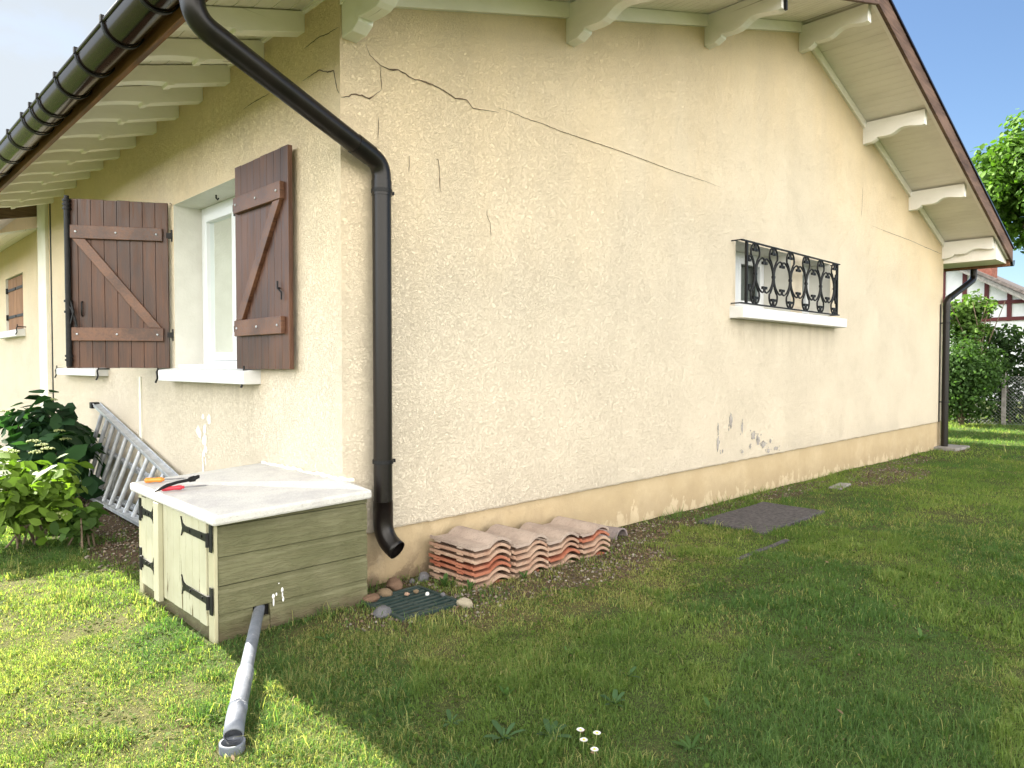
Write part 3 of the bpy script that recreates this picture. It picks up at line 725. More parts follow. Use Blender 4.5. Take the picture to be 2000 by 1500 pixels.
for x in cols:
    tr = MB()
    for q in (1, -1):
        zt = gz1 if q > 0 else gz0; R_ = .088; cz = zt-q*(R_+.002)
        for s in (-1, 1):
            p = [(x+s*.011, GY, zm+q*.02), (x+s*.013, GY, zm+q*.07), (x+s*.030, GY, zm+q*.115), (x+s*.060, GY, zm+q*.155)]
            p += [(x+s*R_*math.cos(a), GY, cz+q*R_*math.sin(a)) for a in [-.35+1.72*i/14 for i in range(15)]]
            p += [(x+s*.010, GY, zt-q*.03), (x+s*.010, GY, zt-q*.06)]
            tr.tube(p, .009, 6); knob(tr, x+s*.026, zt-q*.064)
    tr.box((x-.022, GY-.011, zm-.012), (x+.022, GY+.011, zm+.012)); tr.tube([(x, GY, zm-.06), (x, GY, zm+.06)], .012, 6)
    tr.build('teardrop_scroll', MAT['black'], grille)

# shutters: boards, two battens and a brace, seen from their inner side
def shutter(name, hinge, ang, width, z0, z1, flip, rod=False, mat='shutter', bat='batten'):
    """local frame: u from the hinge to the free edge, n towards the viewer"""
    z1 -= z0; r = bpy.data.objects.new(name, None); C.objects.link(r); C.objects.unlink(r)
    n = 8; bw = width/n; mb = MB(); th = .028
    for k in range(n):
        dz = random.uniform(-.003, .003)
        mb.box((k*bw+.0012, -th/2, dz*.5), ((k+1)*bw-.0012, th/2, z1+dz))
    o = mb.build('shutter', MAT[mat], house, .002)
    o.location = (hinge[0], hinge[1], z0); o.rotation_euler = (0, 0, ang)
    y0, y1 = (th/2, th/2+.030)
    if flip: y0, y1 = -y1, -y0
    for zc in (.255, z1-.25):
        b = MB(); b.box((.035, y0, zc-.05), (width-.045, y1, zc+.05)); b.build('batten', MAT[bat], o, .003)
        bo = MB()
        for u in (.075, width/2, width-.085):
            yy = (y1, y1+.006) if not flip else (y0-.006, y0)
            m_ = Matrix.Translation((u, (yy[0]+yy[1])/2, zc)) @ Matrix.Rotation(math.pi/2, 4, 'X'); bo.lathe([(.002, -.003), (.008, -.003), (.008, .001), (.004, .004)], n=10, mat=m_)
        bo.build('bolt_head', MAT['alu'], o)
    za, zb = .255+.051, z1-.25-.051
    br = MB(); br.prism([(.045, za), (.135, za), (width-.055, zb), (width-.145, zb)], 'y', y0+(0 if not flip else .006), y1-(.006 if not flip else 0)); br.build('brace', MAT[bat], o, .003)
    hg = MB()
    for zc in (.255, z1-.25):
        hg.box((-.03, -.017, zc-.02), (.012, .017, zc+.02)); hg.tube([(-.03, 0, zc-.045), (-.03, 0, zc+.045)], .012, 8)
    hg.build('hinge', MAT['black'], o)
    return o
# open half way, leaning out from the wall
s1 = shutter('shutter', (-.022, 2.475), math.atan2(.385, -.62), .715, 1.198, 2.468, False)
s1['label'] = 'shutter standing half open with an iron bolt rod'
rod = MB(); u = .690; yy = .034
rod.tube([(u, yy, .01), (u, yy, 1.265)], .021, 10)
for zc in (.06, .09, .42, .50, 1.19, 1.22, 1.25): rod.tube([(u, yy, zc-.008), (u, yy, zc+.008)], .029, 10)
rod.tube([(u, yy, 1.262), (u, yy, 1.285)], .017, 10); rod.tube([(u, yy, .47), (u-.03, yy+.02, .44), (u-.05, yy+.02, .36), (u-.06, yy+.02, .31)], .009, 8); rod.tube([(u-.02, yy+.01, .5), (u-.045, yy+.03, .42), (u-.02, yy+.02, .33)], .007, 8)
rod.build('bolt_rod', MAT['black'], s1)
hk = MB(); hk.tube([(.60, .02, .39), (.60, .036, .40), (.60, .036, .49), (.60, .02, .5)], .006, 6); hk.build('handle', MAT['black'], s1)
# folded back almost flat to the wall
s2 = shutter('shutter', (-.055, 1.150), -math.pi/2+.012, .690, 1.195, 2.468, True)
s2['label'] = 'shutter folded back against the wall near the corner'
hk = MB(); hk.tube([(.585, -.016, .47), (.585, -.03, .47), (.63, -.03, .44), (.63, -.03, .40)], .005, 6); hk.tube([(.585, -.03, .47), (.585, -.03, .51)], .005, 6); hk.build('latch', MAT['black'], s2)
s3 = []
for (h_, a_, f_) in (((.05, 5.49), -math.pi/2, False), ((.05, 4.31), math.pi/2, True)):
    shutter('shutter', h_, a_, .585, 1.205, 2.44, f_)
for i, (u0, u1) in enumerate(((7.935, 8.51), (8.52, 9.095))):
    mb = MB()
    for k in range(3): mb.box((.03, u0+k*(u1-u0)/3+.001, 1.72), (.055, u0+(k+1)*(u1-u0)/3-.001, 2.44))
    o = mb.build('shutter', MAT['oldshutter'], house, .002); o['label'] = 'faded closed shutter of the small far window'
    st = MB()
    for z in (1.90, 2.28): st.box((.018, u0 if i == 0 else u0+.02, z-.018), (.0295, u1 if i else u1-.02, z+.018)); st.tube([(.012, u0 if i == 0 else u1, z-.04), (.012, u0 if i == 0 else u1, z+.04)], .014, 8)
    st.build('strap_hinge', MAT['black'], o)
# shutter catches on the sills
for (y, z) in ((.985, 1.165), (2.52, 1.168), (4.13, 1.165), (5.72, 1.165), (7.78, 1.70)):
    mb = MB(); mb.box((-.10, y-.006, z+.012), (.004, y+.006, z+.026)); mb.tube([(-.095, y, z+.02), (-.105, y, z+.0), (-.10, y, z-.05), (-.115, y, z-.085)], .0075, 6); mb.tube([(-.095, y, z+.02), (-.095, y, z+.05)], .006, 6)
    mb.build('shutter_catch', MAT['black'], house)
MB().tube([(.10, 1.86, 2.448), (.10, 1.86, 2.425), (.112, 1.86, 2.415), (.118, 1.86, 2.428)], .006, 6).build('lintel_hook', MAT['black'], w1)

# ------------------------------------------------------------------ low timber cabinet at the house corner
cab = empty('storage_cabinet', (-.36, .3, 0))
tag(cab, 'low khaki timber-clad cabinet with cream doors and white lid at the house corner', 'cabinet')
def cb(mb, name, mat, parent=None, bevel=0, recalc=True):
    o = mb.build(name, mat, parent or cab, bevel, recalc)
    if parent is None: o.location = -cab.location
    return o
lid = MB(); T = [(-.795, -.275, .574), (.036, -.228, .580), (.036, -.002, .600), (-.002, -.002, .606), (-.002, .93, .612), (-.795, .845, .588)]
lid.add([(x, y, z-.045) for x, y, z in T]+T, [(5, 4, 3, 2, 1, 0), (6, 7, 8, 9, 10, 11)]+[(i, (i+1) % 6, 6+(i+1) % 6, 6+i) for i in range(6)])
lido = cb(lid, 'lid', MAT['lid'], bevel=.012)
be = MB(); pts = [(-.012, .92, .616)]; rr = random.Random(3)
for k in range(34): pts.append((-.012+rr.uniform(-.006, .004), .92-.92*(k+1)/34, .613+rr.uniform(-.004, .006)))
pts += [(.03, -.006, .603), (.06, -.004, .600)]
be.tube(pts, [rr.uniform(.006, .015) for _ in pts], 7); cb(be, 'sealant_bead', MAT['whitepatch'])
# cladding on the gable side: lapped boards with a notch for the pipe
rows = [(.512, .556), (.3735, .508), (.2455, .3705), (.118, .241), (-.06, .1155)]
for i, (za, zb) in enumerate(rows):
    segs = [(-.745, .022)] if i < 4 else [(-.745, -.585), (-.506, .022)]
    mb = MB()
    for (xa, xb) in segs:
        mb.prism([(-.2, za), (-.2, zb-.03), (-.193, zb-.018), (-.193, zb), (-.178, zb), (-.178, za)], 'x', xa, xb)
    if i == 4: mb.box((-.5845, -.2, -.06), (-.5085, -.178, .062))
    cb(mb, 'cladding_board', MAT['siding'], bevel=.002)
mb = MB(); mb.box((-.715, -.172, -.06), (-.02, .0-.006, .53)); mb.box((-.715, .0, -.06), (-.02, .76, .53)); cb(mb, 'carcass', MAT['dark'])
MAT['post'] = m_paint_wood('cream_post_paint', (.42, .395, .27), (.34, .315, .20), 'z')
mb = MB(); mb.box((-.765, -.206, -.06), (-.7475, -.142, .545)); cb(mb, 'corner_post', MAT['post'], bevel=.003)
mb = MB(); mb.box((-.765, .742, -.05), (-.7475, .795, .56)); cb(mb, 'corner_post', MAT['post'], bevel=.003)
mb = MB(); mb.box((-.758, -.14, -.06), (-.748, .74, .055)); mb.box((-.756, -.14, .532), (-.748, .74, .556)); mb.box((-.745, .775, -.05), (-.02, .795, .57)); cb(mb, 'front_rail', MAT['siding'])
def strap(mb, y0, y1, z, x):
    """fish-tailed strap hinge from its knuckle y0 to its tail y1"""
    s = 1 if y1 > y0 else -1; h = .017
    mb.prism([(y0, z-h), (y1-s*.045, z-h*.8), (y1-s*.012, z-.022), (y1+s*.002, z-.040), (y1-s*.010, z-.012), (y1-s*.016, z), (y1-s*.010, z+.014), (y1+s*.004, z+.052), (y1-s*.014, z+.022), (y1-s*.045, z+h*.8), (y0, z+h)], 'x', x-.006, x)
    mb.tube([(x-.004, y0-s*.008, z-.036), (x-.004, y0-s*.008, z+.024)], .012, 8)
    mb.box((x-.0045, y0-s*.018 if s > 0 else y0+.018, z-.055), (x-.0005, y0-s*.018-s*.024, z+.065)) if False else mb.box((x-.0055, min(y0-s*.018, y0-s*.046), z-.055), (x-.0005, max(y0-s*.018, y0-s*.046), z+.065))
    for q in (.06, .20 if abs(y1-y0) > .2 else .11): mb.tube([(x-.006, y0+s*q, z), (x-.010, y0+s*q, z)], .007, 8)
for (ya, yb, knuckle, tail, zz) in ((-.138, .425, -.165, .145, (.458, .182)), (.482, .738, .705, .53, (.452, .190))):
    mb = MB(); n = max(3, round((yb-ya)/.085)); w = (yb-ya)/n
    for k in range(n): mb.box((-.772, ya+k*w+.001, .062+random.uniform(-.002, .004)), (-.7485 if False else -.7592, ya+(k+1)*w-.001, .527+random.uniform(-.003, .003)))
    d = cb(mb, 'door', MAT['door'], bevel=.002)
    for z in zz:
        h = MB(); strap(h, knuckle, tail, z, -.7725 if True else 0); h.build('strap_hinge', MAT['black'], d)
mb = MB(); mb.box((-.797, .40, .045), (-.7725, .468, .536)); cb(mb, 'door_strip', MAT['door'], bevel=.003)
# drips of white paint on the cladding
mb = MB()
for (x, z, w, h) in ((-.491, .145, .007, .012), (-.490, .120, .004, .022), (-.476, .152, .004, .008), (-.447, .165, .006, .013), (-.446, .143, .003, .02), (-.443, .122, .005, .013), (-.463, .20, .003, .003)):
    mb.add([(x, -.2012, z)]+[(x+w*math.cos(a), -.2012, z+h*math.sin(a)) for a in [k*math.pi/6 for k in range(12)]], [(0, 1+k, 1+(k+1) % 12) for k in range(12)])
cb(mb, 'paint_drip', MAT['petal'], recalc=False)

# tools left on the lid
def screwdriver(name, loc, rz, label, mat, hl, sl, hr):
    o = empty(name, loc, rz); tag(o, label, 'screwdriver')
    mx = Matrix.Rotation(math.pi/2, 4, 'Y')
    MB().lathe([(hr*.5, 0), (hr*.95, .006), (hr, .02), (hr*.8, hl*.55), (hr*.98, hl*.75), (hr*.95, hl*.88), (hr*.6, hl*.9), (hr*.6, hl)], n=12, mat=Matrix.Translation((0, 0, hr)) @ mx).build('handle', MAT[mat], o)
    mb = MB(); mb.tube([(hl-.005, 0, hr), (hl+sl-.01, 0, hr*.95)], .0035, 8); mb.box((hl+sl-.011, -.004, hr-.0015), (hl+sl, .004, hr+.001)); mb.build('shaft', MAT['steel'], o)
    return o
screwdriver('screwdriver', (-.752, .735, .592), -.36, 'orange-handled screwdriver lying at the far edge of the white lid', 'orange', .095, .105, .0145)
screwdriver('screwdriver', (-.770, .425, .589), -.18, 'red-handled screwdriver lying under the black pincers on the white lid', 'red', .105, .115, .0125)
pc = empty('pincers', (-.815, .385, .598), .02); tag(pc, 'black curved pincers resting across the red screwdriver on the lid', 'pincers')
MB().tube([(0, 0, .0), (.03, .012, .010), (.07, .03, .020), (.13, .05, .027), (.20, .07, .030)], [.004, .008, .009, .008, .009], 8).build('handle', MAT['black'], pc)
mb = MB(); mb.tube([(.196, .07, .030), (.222, .078, .032)], [.014, .016], 10); mb.tube([(.218, .07, .032), (.24, .066, .040), (.247, .078, .045)], [.010, .008, .004], 8); mb.tube([(.218, .084, .032), (.238, .096, .036), (.247, .084, .045)], [.010, .008, .004], 8); mb.build('jaw', MAT['black'], pc)

# ------------------------------------------------------------------ grey drain pipe with its gully
dpi = empty('drain_pipe', (-.545, -.17, .095)); tag(dpi, 'grey plastic drain pipe running from the cabinet down to the grass', 'pipe')
d = Vector((-.925+.545, -.845+.17, .060-.095)); P = lambda t: d*t
MB().tube([P(-.05), P(1.0)], .0245, 18).build('pipe', MAT['greypipe'], dpi)
mb = MB(); mb.tube([P(.80), P(.815), P(1.13), P(1.19)], [.027, .0305, .0305, .029], 18); mb.build('coupling', MAT['greypipe'], dpi)
mb = MB(); mb.hollow([P(1.16), P(1.23), P(1.29)+Vector((0, 0, -.008)), P(1.335)+Vector((0, 0, -.022))], .032, .004, 18); mb.build('spout', MAT['greypipe'], dpi, recalc=False)
gu = empty('drain_gully', (-1.062, -1.085, -.035)); tag(gu, 'round open gully cup sunk in the grass under the grey pipe', 'drain')
mb = MB(); mb.hollow([(0, 0, -.10), (0, 0, .046), (0, 0, .052)], .040, .006, 20); mb.build('cup', MAT['greypipe'], gu, recalc=False)
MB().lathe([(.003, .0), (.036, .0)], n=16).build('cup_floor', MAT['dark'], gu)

# ------------------------------------------------------------------ stacks of clay roof tiles along the plinth
def tile_mesh(name, mat, w=.300, ln=.375, th=.017):
    prof = []
    for i in range(31):
        u = i/30*w
        if u < .028: z = .012*(1-sstep(u, .010, .022))
        elif u < .135: z = 0
        else:
            t = (u-.135)/(w-.135); z = .045*float(np.sin(min(1, t/.92)*math.pi)**1.0) if t < .92 else .004
            z = .033*(math.sin(math.pi*min(1, t/.95))**.85)
        prof.append((u, float(z)))
    m = len(prof); mb = MB(); vs = []
    for y in (0, -ln):
        vs += [(u, y, z) for u, z in prof] + [(u, y, z+th) for u, z in prof]
    q = 2*m
    fs = [(i, i+1, q+i+1, q+i) for i in range(m-1)] + [(m+i, m+i+1, q+m+i+1, q+m+i) for i in range(m-1)]
    mb.add(vs, fs, True)
    for b in (0, q): mb.add([vs[b+i] for i in range(2*m)], [(i, i+1, m+i+1, m+i) for i in range(m-1)])
    for e in (0, m-1): mb.add([vs[e], vs[m+e], vs[q+m+e], vs[q+e]], [(0, 1, 2, 3)])
    # nibs along the edge
    for y in (-.05, -.25): mb.box((-.004, y-.05, .004), (.006, y, .016))
    return mb.build(name, mat)
protos = {k: tile_mesh('roof_tile', MAT[m]) for k, m in (('pale', 'clay_pale'), ('red', 'clay_red'), ('top', 'clay_top'))}
used = set()
STK = [(.565, -.045, -.052, 'ppprrpptT', 9), (.868, -.04, -.055, 'rppppppT', 8), (1.168, -.04, -.058, 'pprppT', 7), (1.470, -.04, -.066, 'rpppprT', 7)]
STK = [(.548, -.038, -.050, 'rpprrppT'), (.858, -.045, -.052, 'rpppppT'), (1.164, -.032, -.055, 'pprppT'), (1.472, -.040, -.060, 'rppprT')]
ordw = ['topmost', 'second from top', 'third from top', 'fourth from top', 'fifth from top', 'sixth from top', 'seventh from top', 'lowest']
stw = ['stack nearest the downpipe', 'second stack from the downpipe', 'third stack from the downpipe', 'stack farthest from the downpipe']
for si, (x, y, z, seq) in enumerate(STK):
    for k, ch in enumerate(seq):
        kd = {'p': 'pale', 'r': 'red', 'T': 'top'}[ch]
        o = protos[kd]
        if kd in used:
            o = o.copy(); C.objects.link(o)
        used.add(kd)
        o.location = (x+random.uniform(-.006, .006), y+random.uniform(-.012, .004), z+.0355*k); o.rotation_euler = (random.uniform(.0, .012), random.uniform(-.006, .006), random.uniform(-.012, .012))
        pos = len(seq)-1-k; colr = {'p': 'pale', 'r': 'red-orange', 'T': 'lichened grey-beige'}[ch]
        w = ordw[pos] if k else 'lowest'
        tag(o, f'{colr} wavy clay tile, {w} in the {stw[si]}', 'roof tile', 'clay roof tiles stacked by the plinth')
# two old canal tiles lying beyond the stacks
def canal(name, loc, rz, label):
    mb = MB(); n = 14; vs = []
    for y, r in ((0, .085), (.36, .07)):
        for rr_ in (r, r-.013): vs += [(rr_*math.cos(math.pi*k/n), y, rr_*math.sin(math.pi*k/n)*.85) for k in range(n+1)]
    m = n+1
    mb.add(vs, [(k, k+1, 2*m+k+1, 2*m+k) for k in range(n)]+[(m+k, m+k+1, 3*m+k+1, 3*m+k) for k in range(n)], True)
    mb.add(vs, [(k, k+1, m+k+1, m+k) for k in range(n)]+[(2*m+k, 2*m+k+1, 3*m+k+1, 3*m+k) for k in range(n)]+[(0, m, 3*m, 2*m), (n, m+n, 3*m+n, 2*m+n)])
    o = mb.build(name, MAT['clay_grey']); o.location = loc; o.rotation_euler = (0, 0, rz); return tag(o, label, 'roof tile')
canal('barrel_tile', (2.16, -.23, -.035), .12, 'grey barrel tile lying on the ground beyond the tile stacks')
canal('barrel_tile', (1.97, -.19, -.055), .05, 'grey barrel tile half hidden behind the last tile stack')

# ------------------------------------------------------------------ drain grate, stones, slab, edging
gt = empty('drain_grate', (.165, -.385, .0)); tag(gt, 'dark green slotted drain grate sunk below the downpipe spout', 'drain grate')
mb = MB(); a, b = .185, .19
mb.box((-a, -b, -.03), (a, -b+.02, .014)); mb.box((-a, b-.02, -.03), (a, b, .014)); mb.box((-a, -b+.0202, -.03), (-a+.02, b-.0202, .014)); mb.box((a-.02, -b+.0202, -.03), (a, b-.0202, .014)); mb.build('frame', MAT['grate'], gt, .002)
mb = MB()
for k in range(8): yy = -b+.04+k*.043; mb.box((-a+.021, yy-.008, -.012), (a-.021, yy+.012, .010))
mb.box((-.012, -b+.021, -.016), (.012, b-.021, .006)); mb.build('slats', MAT['grate'], gt, .002)
MB().box((-a+.01, -b+.01, -.032), (a-.01, b-.01, -.024)).build('pit_dark', MAT['dark'], gt)
def stone(name, loc, size, mat, label, seed, group=None):
    bm = bmesh.new(); bmesh.ops.create_icosphere(bm, subdivisions=3, radius=1)
    for v in bm.verts:
        n1 = mnoise.noise(v.co*1.3+Vector((seed*3.1, 0, 0))); n2 = mnoise.noise(v.co*3.5+Vector((0, seed*2.7, 0)))
        v.co *= 1+.28*n1+.07*n2
    me = bpy.data.meshes.new(name); bm.to_mesh(me); bm.free(); me.polygons.foreach_set('use_smooth', [True]*len(me.polygons)); me.materials.append(MAT[mat])
    o = bpy.data.objects.new(name, me); C.objects.link(o); o.location = loc; o.scale = size; o.rotation_euler = (0, 0, seed); return tag(o, label, 'stone', group)
stone('stone', (.24, -.13, .025), (.062, .045, .035), 'stone_brown', 'large rusty brown stone between the grate and the plinth', 1)
stone('stone', (.125, -.20, .018), (.045, .032, .026), 'stone_tan', 'tan rounded stone at the back edge of the grate', 2)
stone('stone', (.035, -.215, .015), (.05, .035, .024), 'stone_brown', 'flat brown stone between cabinet and grate', 3)
stone('stone', (-.035, -.42, .012), (.055, .045, .03), 'stone_grey', 'smooth blue-grey stone at the front left of the grate', 4)
stone('stone', (.335, -.60, .012), (.045, .032, .026), 'stone_pale', 'pale yellow stone at the front right corner of the grate', 5)
stone('stone', (.46, -.10, .01), (.035, .026, .028), 'stone_grey', 'small rough grey stone against the first tile stack', 6)
stone('stone', (.39, -.085, -.004), (.022, .018, .018), 'stone_grey', 'little grey pebble left of the stone by the tile stack', 7)
stone('pebble', (.205, -.29, .017), (.016, .012, .010), 'clay_pale', 'pinkish pebble lying on the grate slats', 8)
stone('pebble', (.265, -.29, .017), (.015, .012, .011), 'stone_tan', 'small tan pebble on the grate beside the rusty stone', 9)
stone('pebble', (.285, -.36, .016), (.012, .010, .010), 'petal', 'small white pebble on the grate', 10)
stone('pebble', (.335, -.43, .016), (.014, .011, .011), 'stone_grey', 'grey pebble on the right end of the grate', 11)
def slab(name, c, a, b, rz, z0, z1, mat, label, cat, seed=0):
    bm = bmesh.new(); bmesh.ops.create_cube(bm, size=1); bmesh.ops.scale(bm, vec=(a, b, z1-z0), verts=bm.verts)
    bmesh.ops.subdivide_edges(bm, edges=bm.edges, cuts=9, use_grid_fill=True)
    for v in bm.verts:
        n = mnoise.noise(v.co*6+Vector((seed, 0, 0))); v.co += Vector((n, mnoise.noise(v.co*6+Vector((0, seed+4, 0))), .5*n))*.010
    me = bpy.data.meshes.new(name); bm.to_mesh(me); bm.free(); me.materials.append(MAT[mat]); o = bpy.data.objects.new(name, me); C.objects.link(o)
    o.location = (c[0], c[1], (z0+z1)/2); o.rotation_euler = (0, 0, rz); bv = o.modifiers.new('bevel', 'BEVEL'); bv.width = .008; bv.limit_method = 'ANGLE'
    return tag(o, label, cat)
slab('concrete_slab', (3.58, -.62, 0), 1.12, .56, 0, -.14, -.022, 'concrete', 'dark square concrete slab lying in the grass beside the wall', 'slab', 1)
slab('edging_stone', (2.48, -1.10, 0), .95, .034, .0, -.15, -.027, 'concrete', 'broken narrow concrete edging strip half buried in the lawn', 'edging', 3)
slab('splash_pad', (11.12, -.16, 0), .62, .34, -.1, -.2, -.095, 'concrete2', 'flat concrete splash pad under the far downpipe', 'slab', 5)
slab('paving_piece', (5.75, -.42, 0), .42, .12, .1, -.14, -.055, 'concrete2', 'grey flat paving fragment in grass beyond the slab', 'slab', 7)

# ------------------------------------------------------------------ aluminium stepladder on its side against the long wall
la = empty('ladder', (-.15, 3.4, .0)); tag(la, 'grey aluminium stepladder lying on its side against the long wall', 'ladder')
def lp(o): o.location = -la.location; return o
U0, U1 = Vector((-.045, 4.40, .83)), Vector((-.085, 2.05, .325)); B0, B1 = Vector((-.21, 4.62, .035)), Vector((-.275, 2.05, .035))
def rail(a, b, mb, w=.062, t=.022, out=Vector((-.05, .0, 0))):
    d = (b-a).normalized(); u = Vector((-.75, 0, -.1)); u = (u-d*u.dot(d)).normalized(); v = d.cross(u)
    vs = [];
    for p in (a, b):
        for (i, j) in ((-1, -1), (1, -1), (1, 1), (-1, 1)): vs.append(p+u*i*w/2+v*j*t/2)
    mb.add(vs, [(0, 1, 2, 3), (4, 5, 6, 7)]+[(k, (k+1) % 4, 4+(k+1) % 4, 4+k) for k in range(4)])
    for s in (-1, 1):          # raised flanges of the channel section
        vs = []
        for p in (a, b):
            for (i, j) in ((s*w/2-.004, t/2), (s*w/2+.004, t/2), (s*w/2+.004, t/2+.014), (s*w/2-.004, t/2+.014)): vs.append(p+u*i-v*j if v.z < 0 else p+u*i+v*j)
        mb.add(vs, [(0, 1, 2, 3), (4, 5, 6, 7)]+[(k, (k+1) % 4, 4+(k+1) % 4, 4+k) for k in range(4)])
    return mb
lp(rail(U0, U1, MB()).build('rail', MAT['alu'], la, .002)); lp(rail(B0, B1, MB()).build('rail', MAT['alu'], la, .002))
for k in range(11):
    t = .09+.083*k; a = U0.lerp(U1, t); b = B0.lerp(B1, t+.02)
    lp(MB().tube([a+(b-a)*.02, b-(b-a)*.02], .019, 10).build('rung', MAT['alu'], la))
r0, r1 = Vector((-.05, 4.4, .44)), Vector((-.10, 2.1, .25))
lp(rail(r0, r1, MB(), .04, .018).build('rear_rail', MAT['alu'], la)); lp(rail(Vector((-.12, 4.5, .05)), Vector((-.17, 2.1, .05)), MB(), .04, .018).build('rear_rail', MAT['alu'], la))
mb = MB()
for k in range(4): t = .1+.25*k; mb.tube([r0.lerp(r1, t), Vector((-.12, 4.5, .05)).lerp(Vector((-.17, 2.1, .05)), t)], .011, 8)
lp(mb.build('rear_brace', MAT['alu'], la))
mb = MB(); mb.box((-.095, 4.395, .80), (-.02, 4.46, .86)); lp(mb.build('rubber_foot', MAT['black'], la, .006))

# ------------------------------------------------------------------ foliage helpers
def leaf_arrays(pos, nrm, roll, ln, wd, cols, fold=.25, droop=.25):
    """one ovate leaf (8 points, 6 faces) for each position"""
    n = len(pos); nrm = nrm/np.linalg.norm(nrm, axis=1, keepdims=True)
    ref = np.where(np.abs(nrm[:, 2:3]) > .95, np.array([[1., 0, 0]]), np.array([[0, 0, 1.]]))
    t = np.cross(ref, nrm); t /= np.linalg.norm(t, axis=1, keepdims=True); b = np.cross(nrm, t)
    d = t*np.cos(roll)[:, None]+b*np.sin(roll)[:, None]; s = np.cross(nrm, d)
    ln = ln[:, None]; wd = wd[:, None]
    def P(u, v, h): return pos+d*(u*ln)+s*(v*wd)+nrm*(h*ln)
    V = np.stack([P(0, 0, 0), P(.28, -.40, .10*fold-.02*droop), P(.30, 0, -.05*fold), P(.28, .40, .10*fold-.02*droop), P(.65, -.38, .08*fold-.18*droop), P(.66, 0, -.04*fold-.16*droop), P(.65, .38, .08*fold-.18*droop), P(1, 0, -.42*droop)], 1)
    f = np.array([[0, 2, 1, -1], [0, 3, 2, -1], [1, 2, 5, 4], [2, 3, 6, 5], [4, 5, 7, -1], [5, 6, 7, -1]])
    loops = []; sizes = []
    base = (np.arange(n)*8)[:, None]
    ls = [base+f[i][f[i] >= 0][None] for i in range(6)]
    L_ = np.concatenate([l for l in ls], 1).ravel(); sz = np.tile([3, 3, 4, 4, 3, 3], n)
    return V.reshape(-1, 3), L_, sz, np.repeat(cols, 8, 0)
def crown(clumps, n, size, base, var, rng, up=.3, hollow=.55, flat=1., wratio=.62, droop=.3):
    """clumps: (centre, radii) ellipsoids with leaves in their outer shell"""
    w = np.array([c[1][0]*c[1][1]+c[1][2]*c[1][0] for c in clumps]); w = w/w.sum(); k = rng.choice(len(clumps), n, p=w)
    cen = np.array([c[0] for c in clumps], float)[k]; rad = np.array([c[1] for c in clumps], float)[k]
    v = rng.normal(size=(n, 3)); v /= np.linalg.norm(v, axis=1, keepdims=True)
    r = hollow+(1.08-hollow)*rng.random((n, 1))**.6; pos = cen+v*rad*r
    nr = v+rng.normal(scale=.55, size=(n, 3))+np.array([0, 0, up])
    ln = size*(.6+.8*rng.random(n)); cv = (rng.random((n, 1))-.5)*var
    clump_t = (rng.random(len(clumps))[k][:, None]-.5)*.35
    cols = np.clip(np.array(base)*(1+cv+clump_t)+np.array([.4, .3, 0])*np.maximum(cv, 0)*base[1]*.8, .004, 1)
    return leaf_arrays(pos, nr, rng.random(n)*6.283, ln, ln*wratio, cols, .3, droop)
def join(arrs):
    off = 0; V, Lp, S, T_ = [], [], [], []
    for v, l, s, t in arrs: V.append(v); Lp.append(l+off); S.append(s); T_.append(t); off += len(v)
    return np.concatenate(V), np.concatenate(Lp), np.concatenate(S), np.concatenate(T_)
def clumpset(c, r, n, rng, size=.45, zmin=None):
    out = []
    for _ in range(n):
        v = rng.normal(size=3); v /= np.linalg.norm(v); q = rng.random()**.4*.78
        p = np.array(c)+v*np.array(r)*q
        if zmin is not None: p[2] = max(p[2], zmin)
        k = size*(.6+.7*rng.random()); out.append((p, np.array(r)*k))
    return out
def plant(name, label, cat, base, leaves, stems, group=None, part='foliage', mat='leaf'):
    root = empty(name, base); tag(root, label, cat, group)
    v, l, s, t = leaves; o = np_mesh(part, v-np.array(base), l, s, MAT[mat], t, True); o.parent = root
    if stems:
        mb = MB()
        for pts, r in stems: mb.tube([Vector(p)-Vector(base) for p in pts], r, 7)
        mb.build('stem' if cat != 'tree' else 'trunk', MAT['bark'], root)
    return root
def hydrangea(base, c, r, n, size, col, label, rng, heads, nstem=14):
    cl = clumpset(c, r, 26, rng, .42, base[2]+.10)
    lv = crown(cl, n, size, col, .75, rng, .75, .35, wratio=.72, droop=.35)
    stems = []
    for _ in range(nstem):
        q = cl[rng.integers(len(cl))][0]; b = np.array(base)+np.array([rng.normal()*.08, rng.normal()*.08, -.03])
        stems.append(([b, (b+q)/2+np.array([0, 0, .05]), q], [.008, .006, .004]))
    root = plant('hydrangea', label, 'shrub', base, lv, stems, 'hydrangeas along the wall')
    for _ in range(heads):                       # flat heads of closed buds
        v = rng.normal(size=3); v[2] = abs(v[2])+.3; v[0] -= .4; v[1] -= .5; v /= np.linalg.norm(v); p = np.array(c)+v*np.array(r)*1.02
        mb = MB(); rr = random.Random(int(rng.integers(1e6)))
        for _k in range(42):
            a = rr.random()*6.283; q = rr.random()**.5*.042; z = .012*(1-(q/.042)**2)+rr.uniform(-.003, .003); x0 = Vector(p)-Vector(base)+Vector((q*math.cos(a), q*math.sin(a), z)); s = rr.uniform(.004, .007)
            mb.add([x0+Vector(w)*s for w in ((1, 0, 0), (-1, 0, 0), (0, 1, 0), (0, -1, 0), (0, 0, 1), (0, 0, -1))], [(0, 2, 4), (2, 1, 4), (1, 3, 4), (3, 0, 4), (0, 5, 2), (2, 5, 1), (1, 5, 3), (3, 5, 0)], True)
        mb.build('flower_head', MAT['bud'], root)
    return root
rg = np.random.default_rng(5)
hydrangea((-.98, 2.45, 0), (-.98, 2.45, .36), (.37, .43, .33), 900, .10, (.105, .175, .028), 'hydrangea bush tinted light green for sunlight at the lawn edge before the darker bush', rg, 8)  # leaf colour lightened to stand in for sunlight
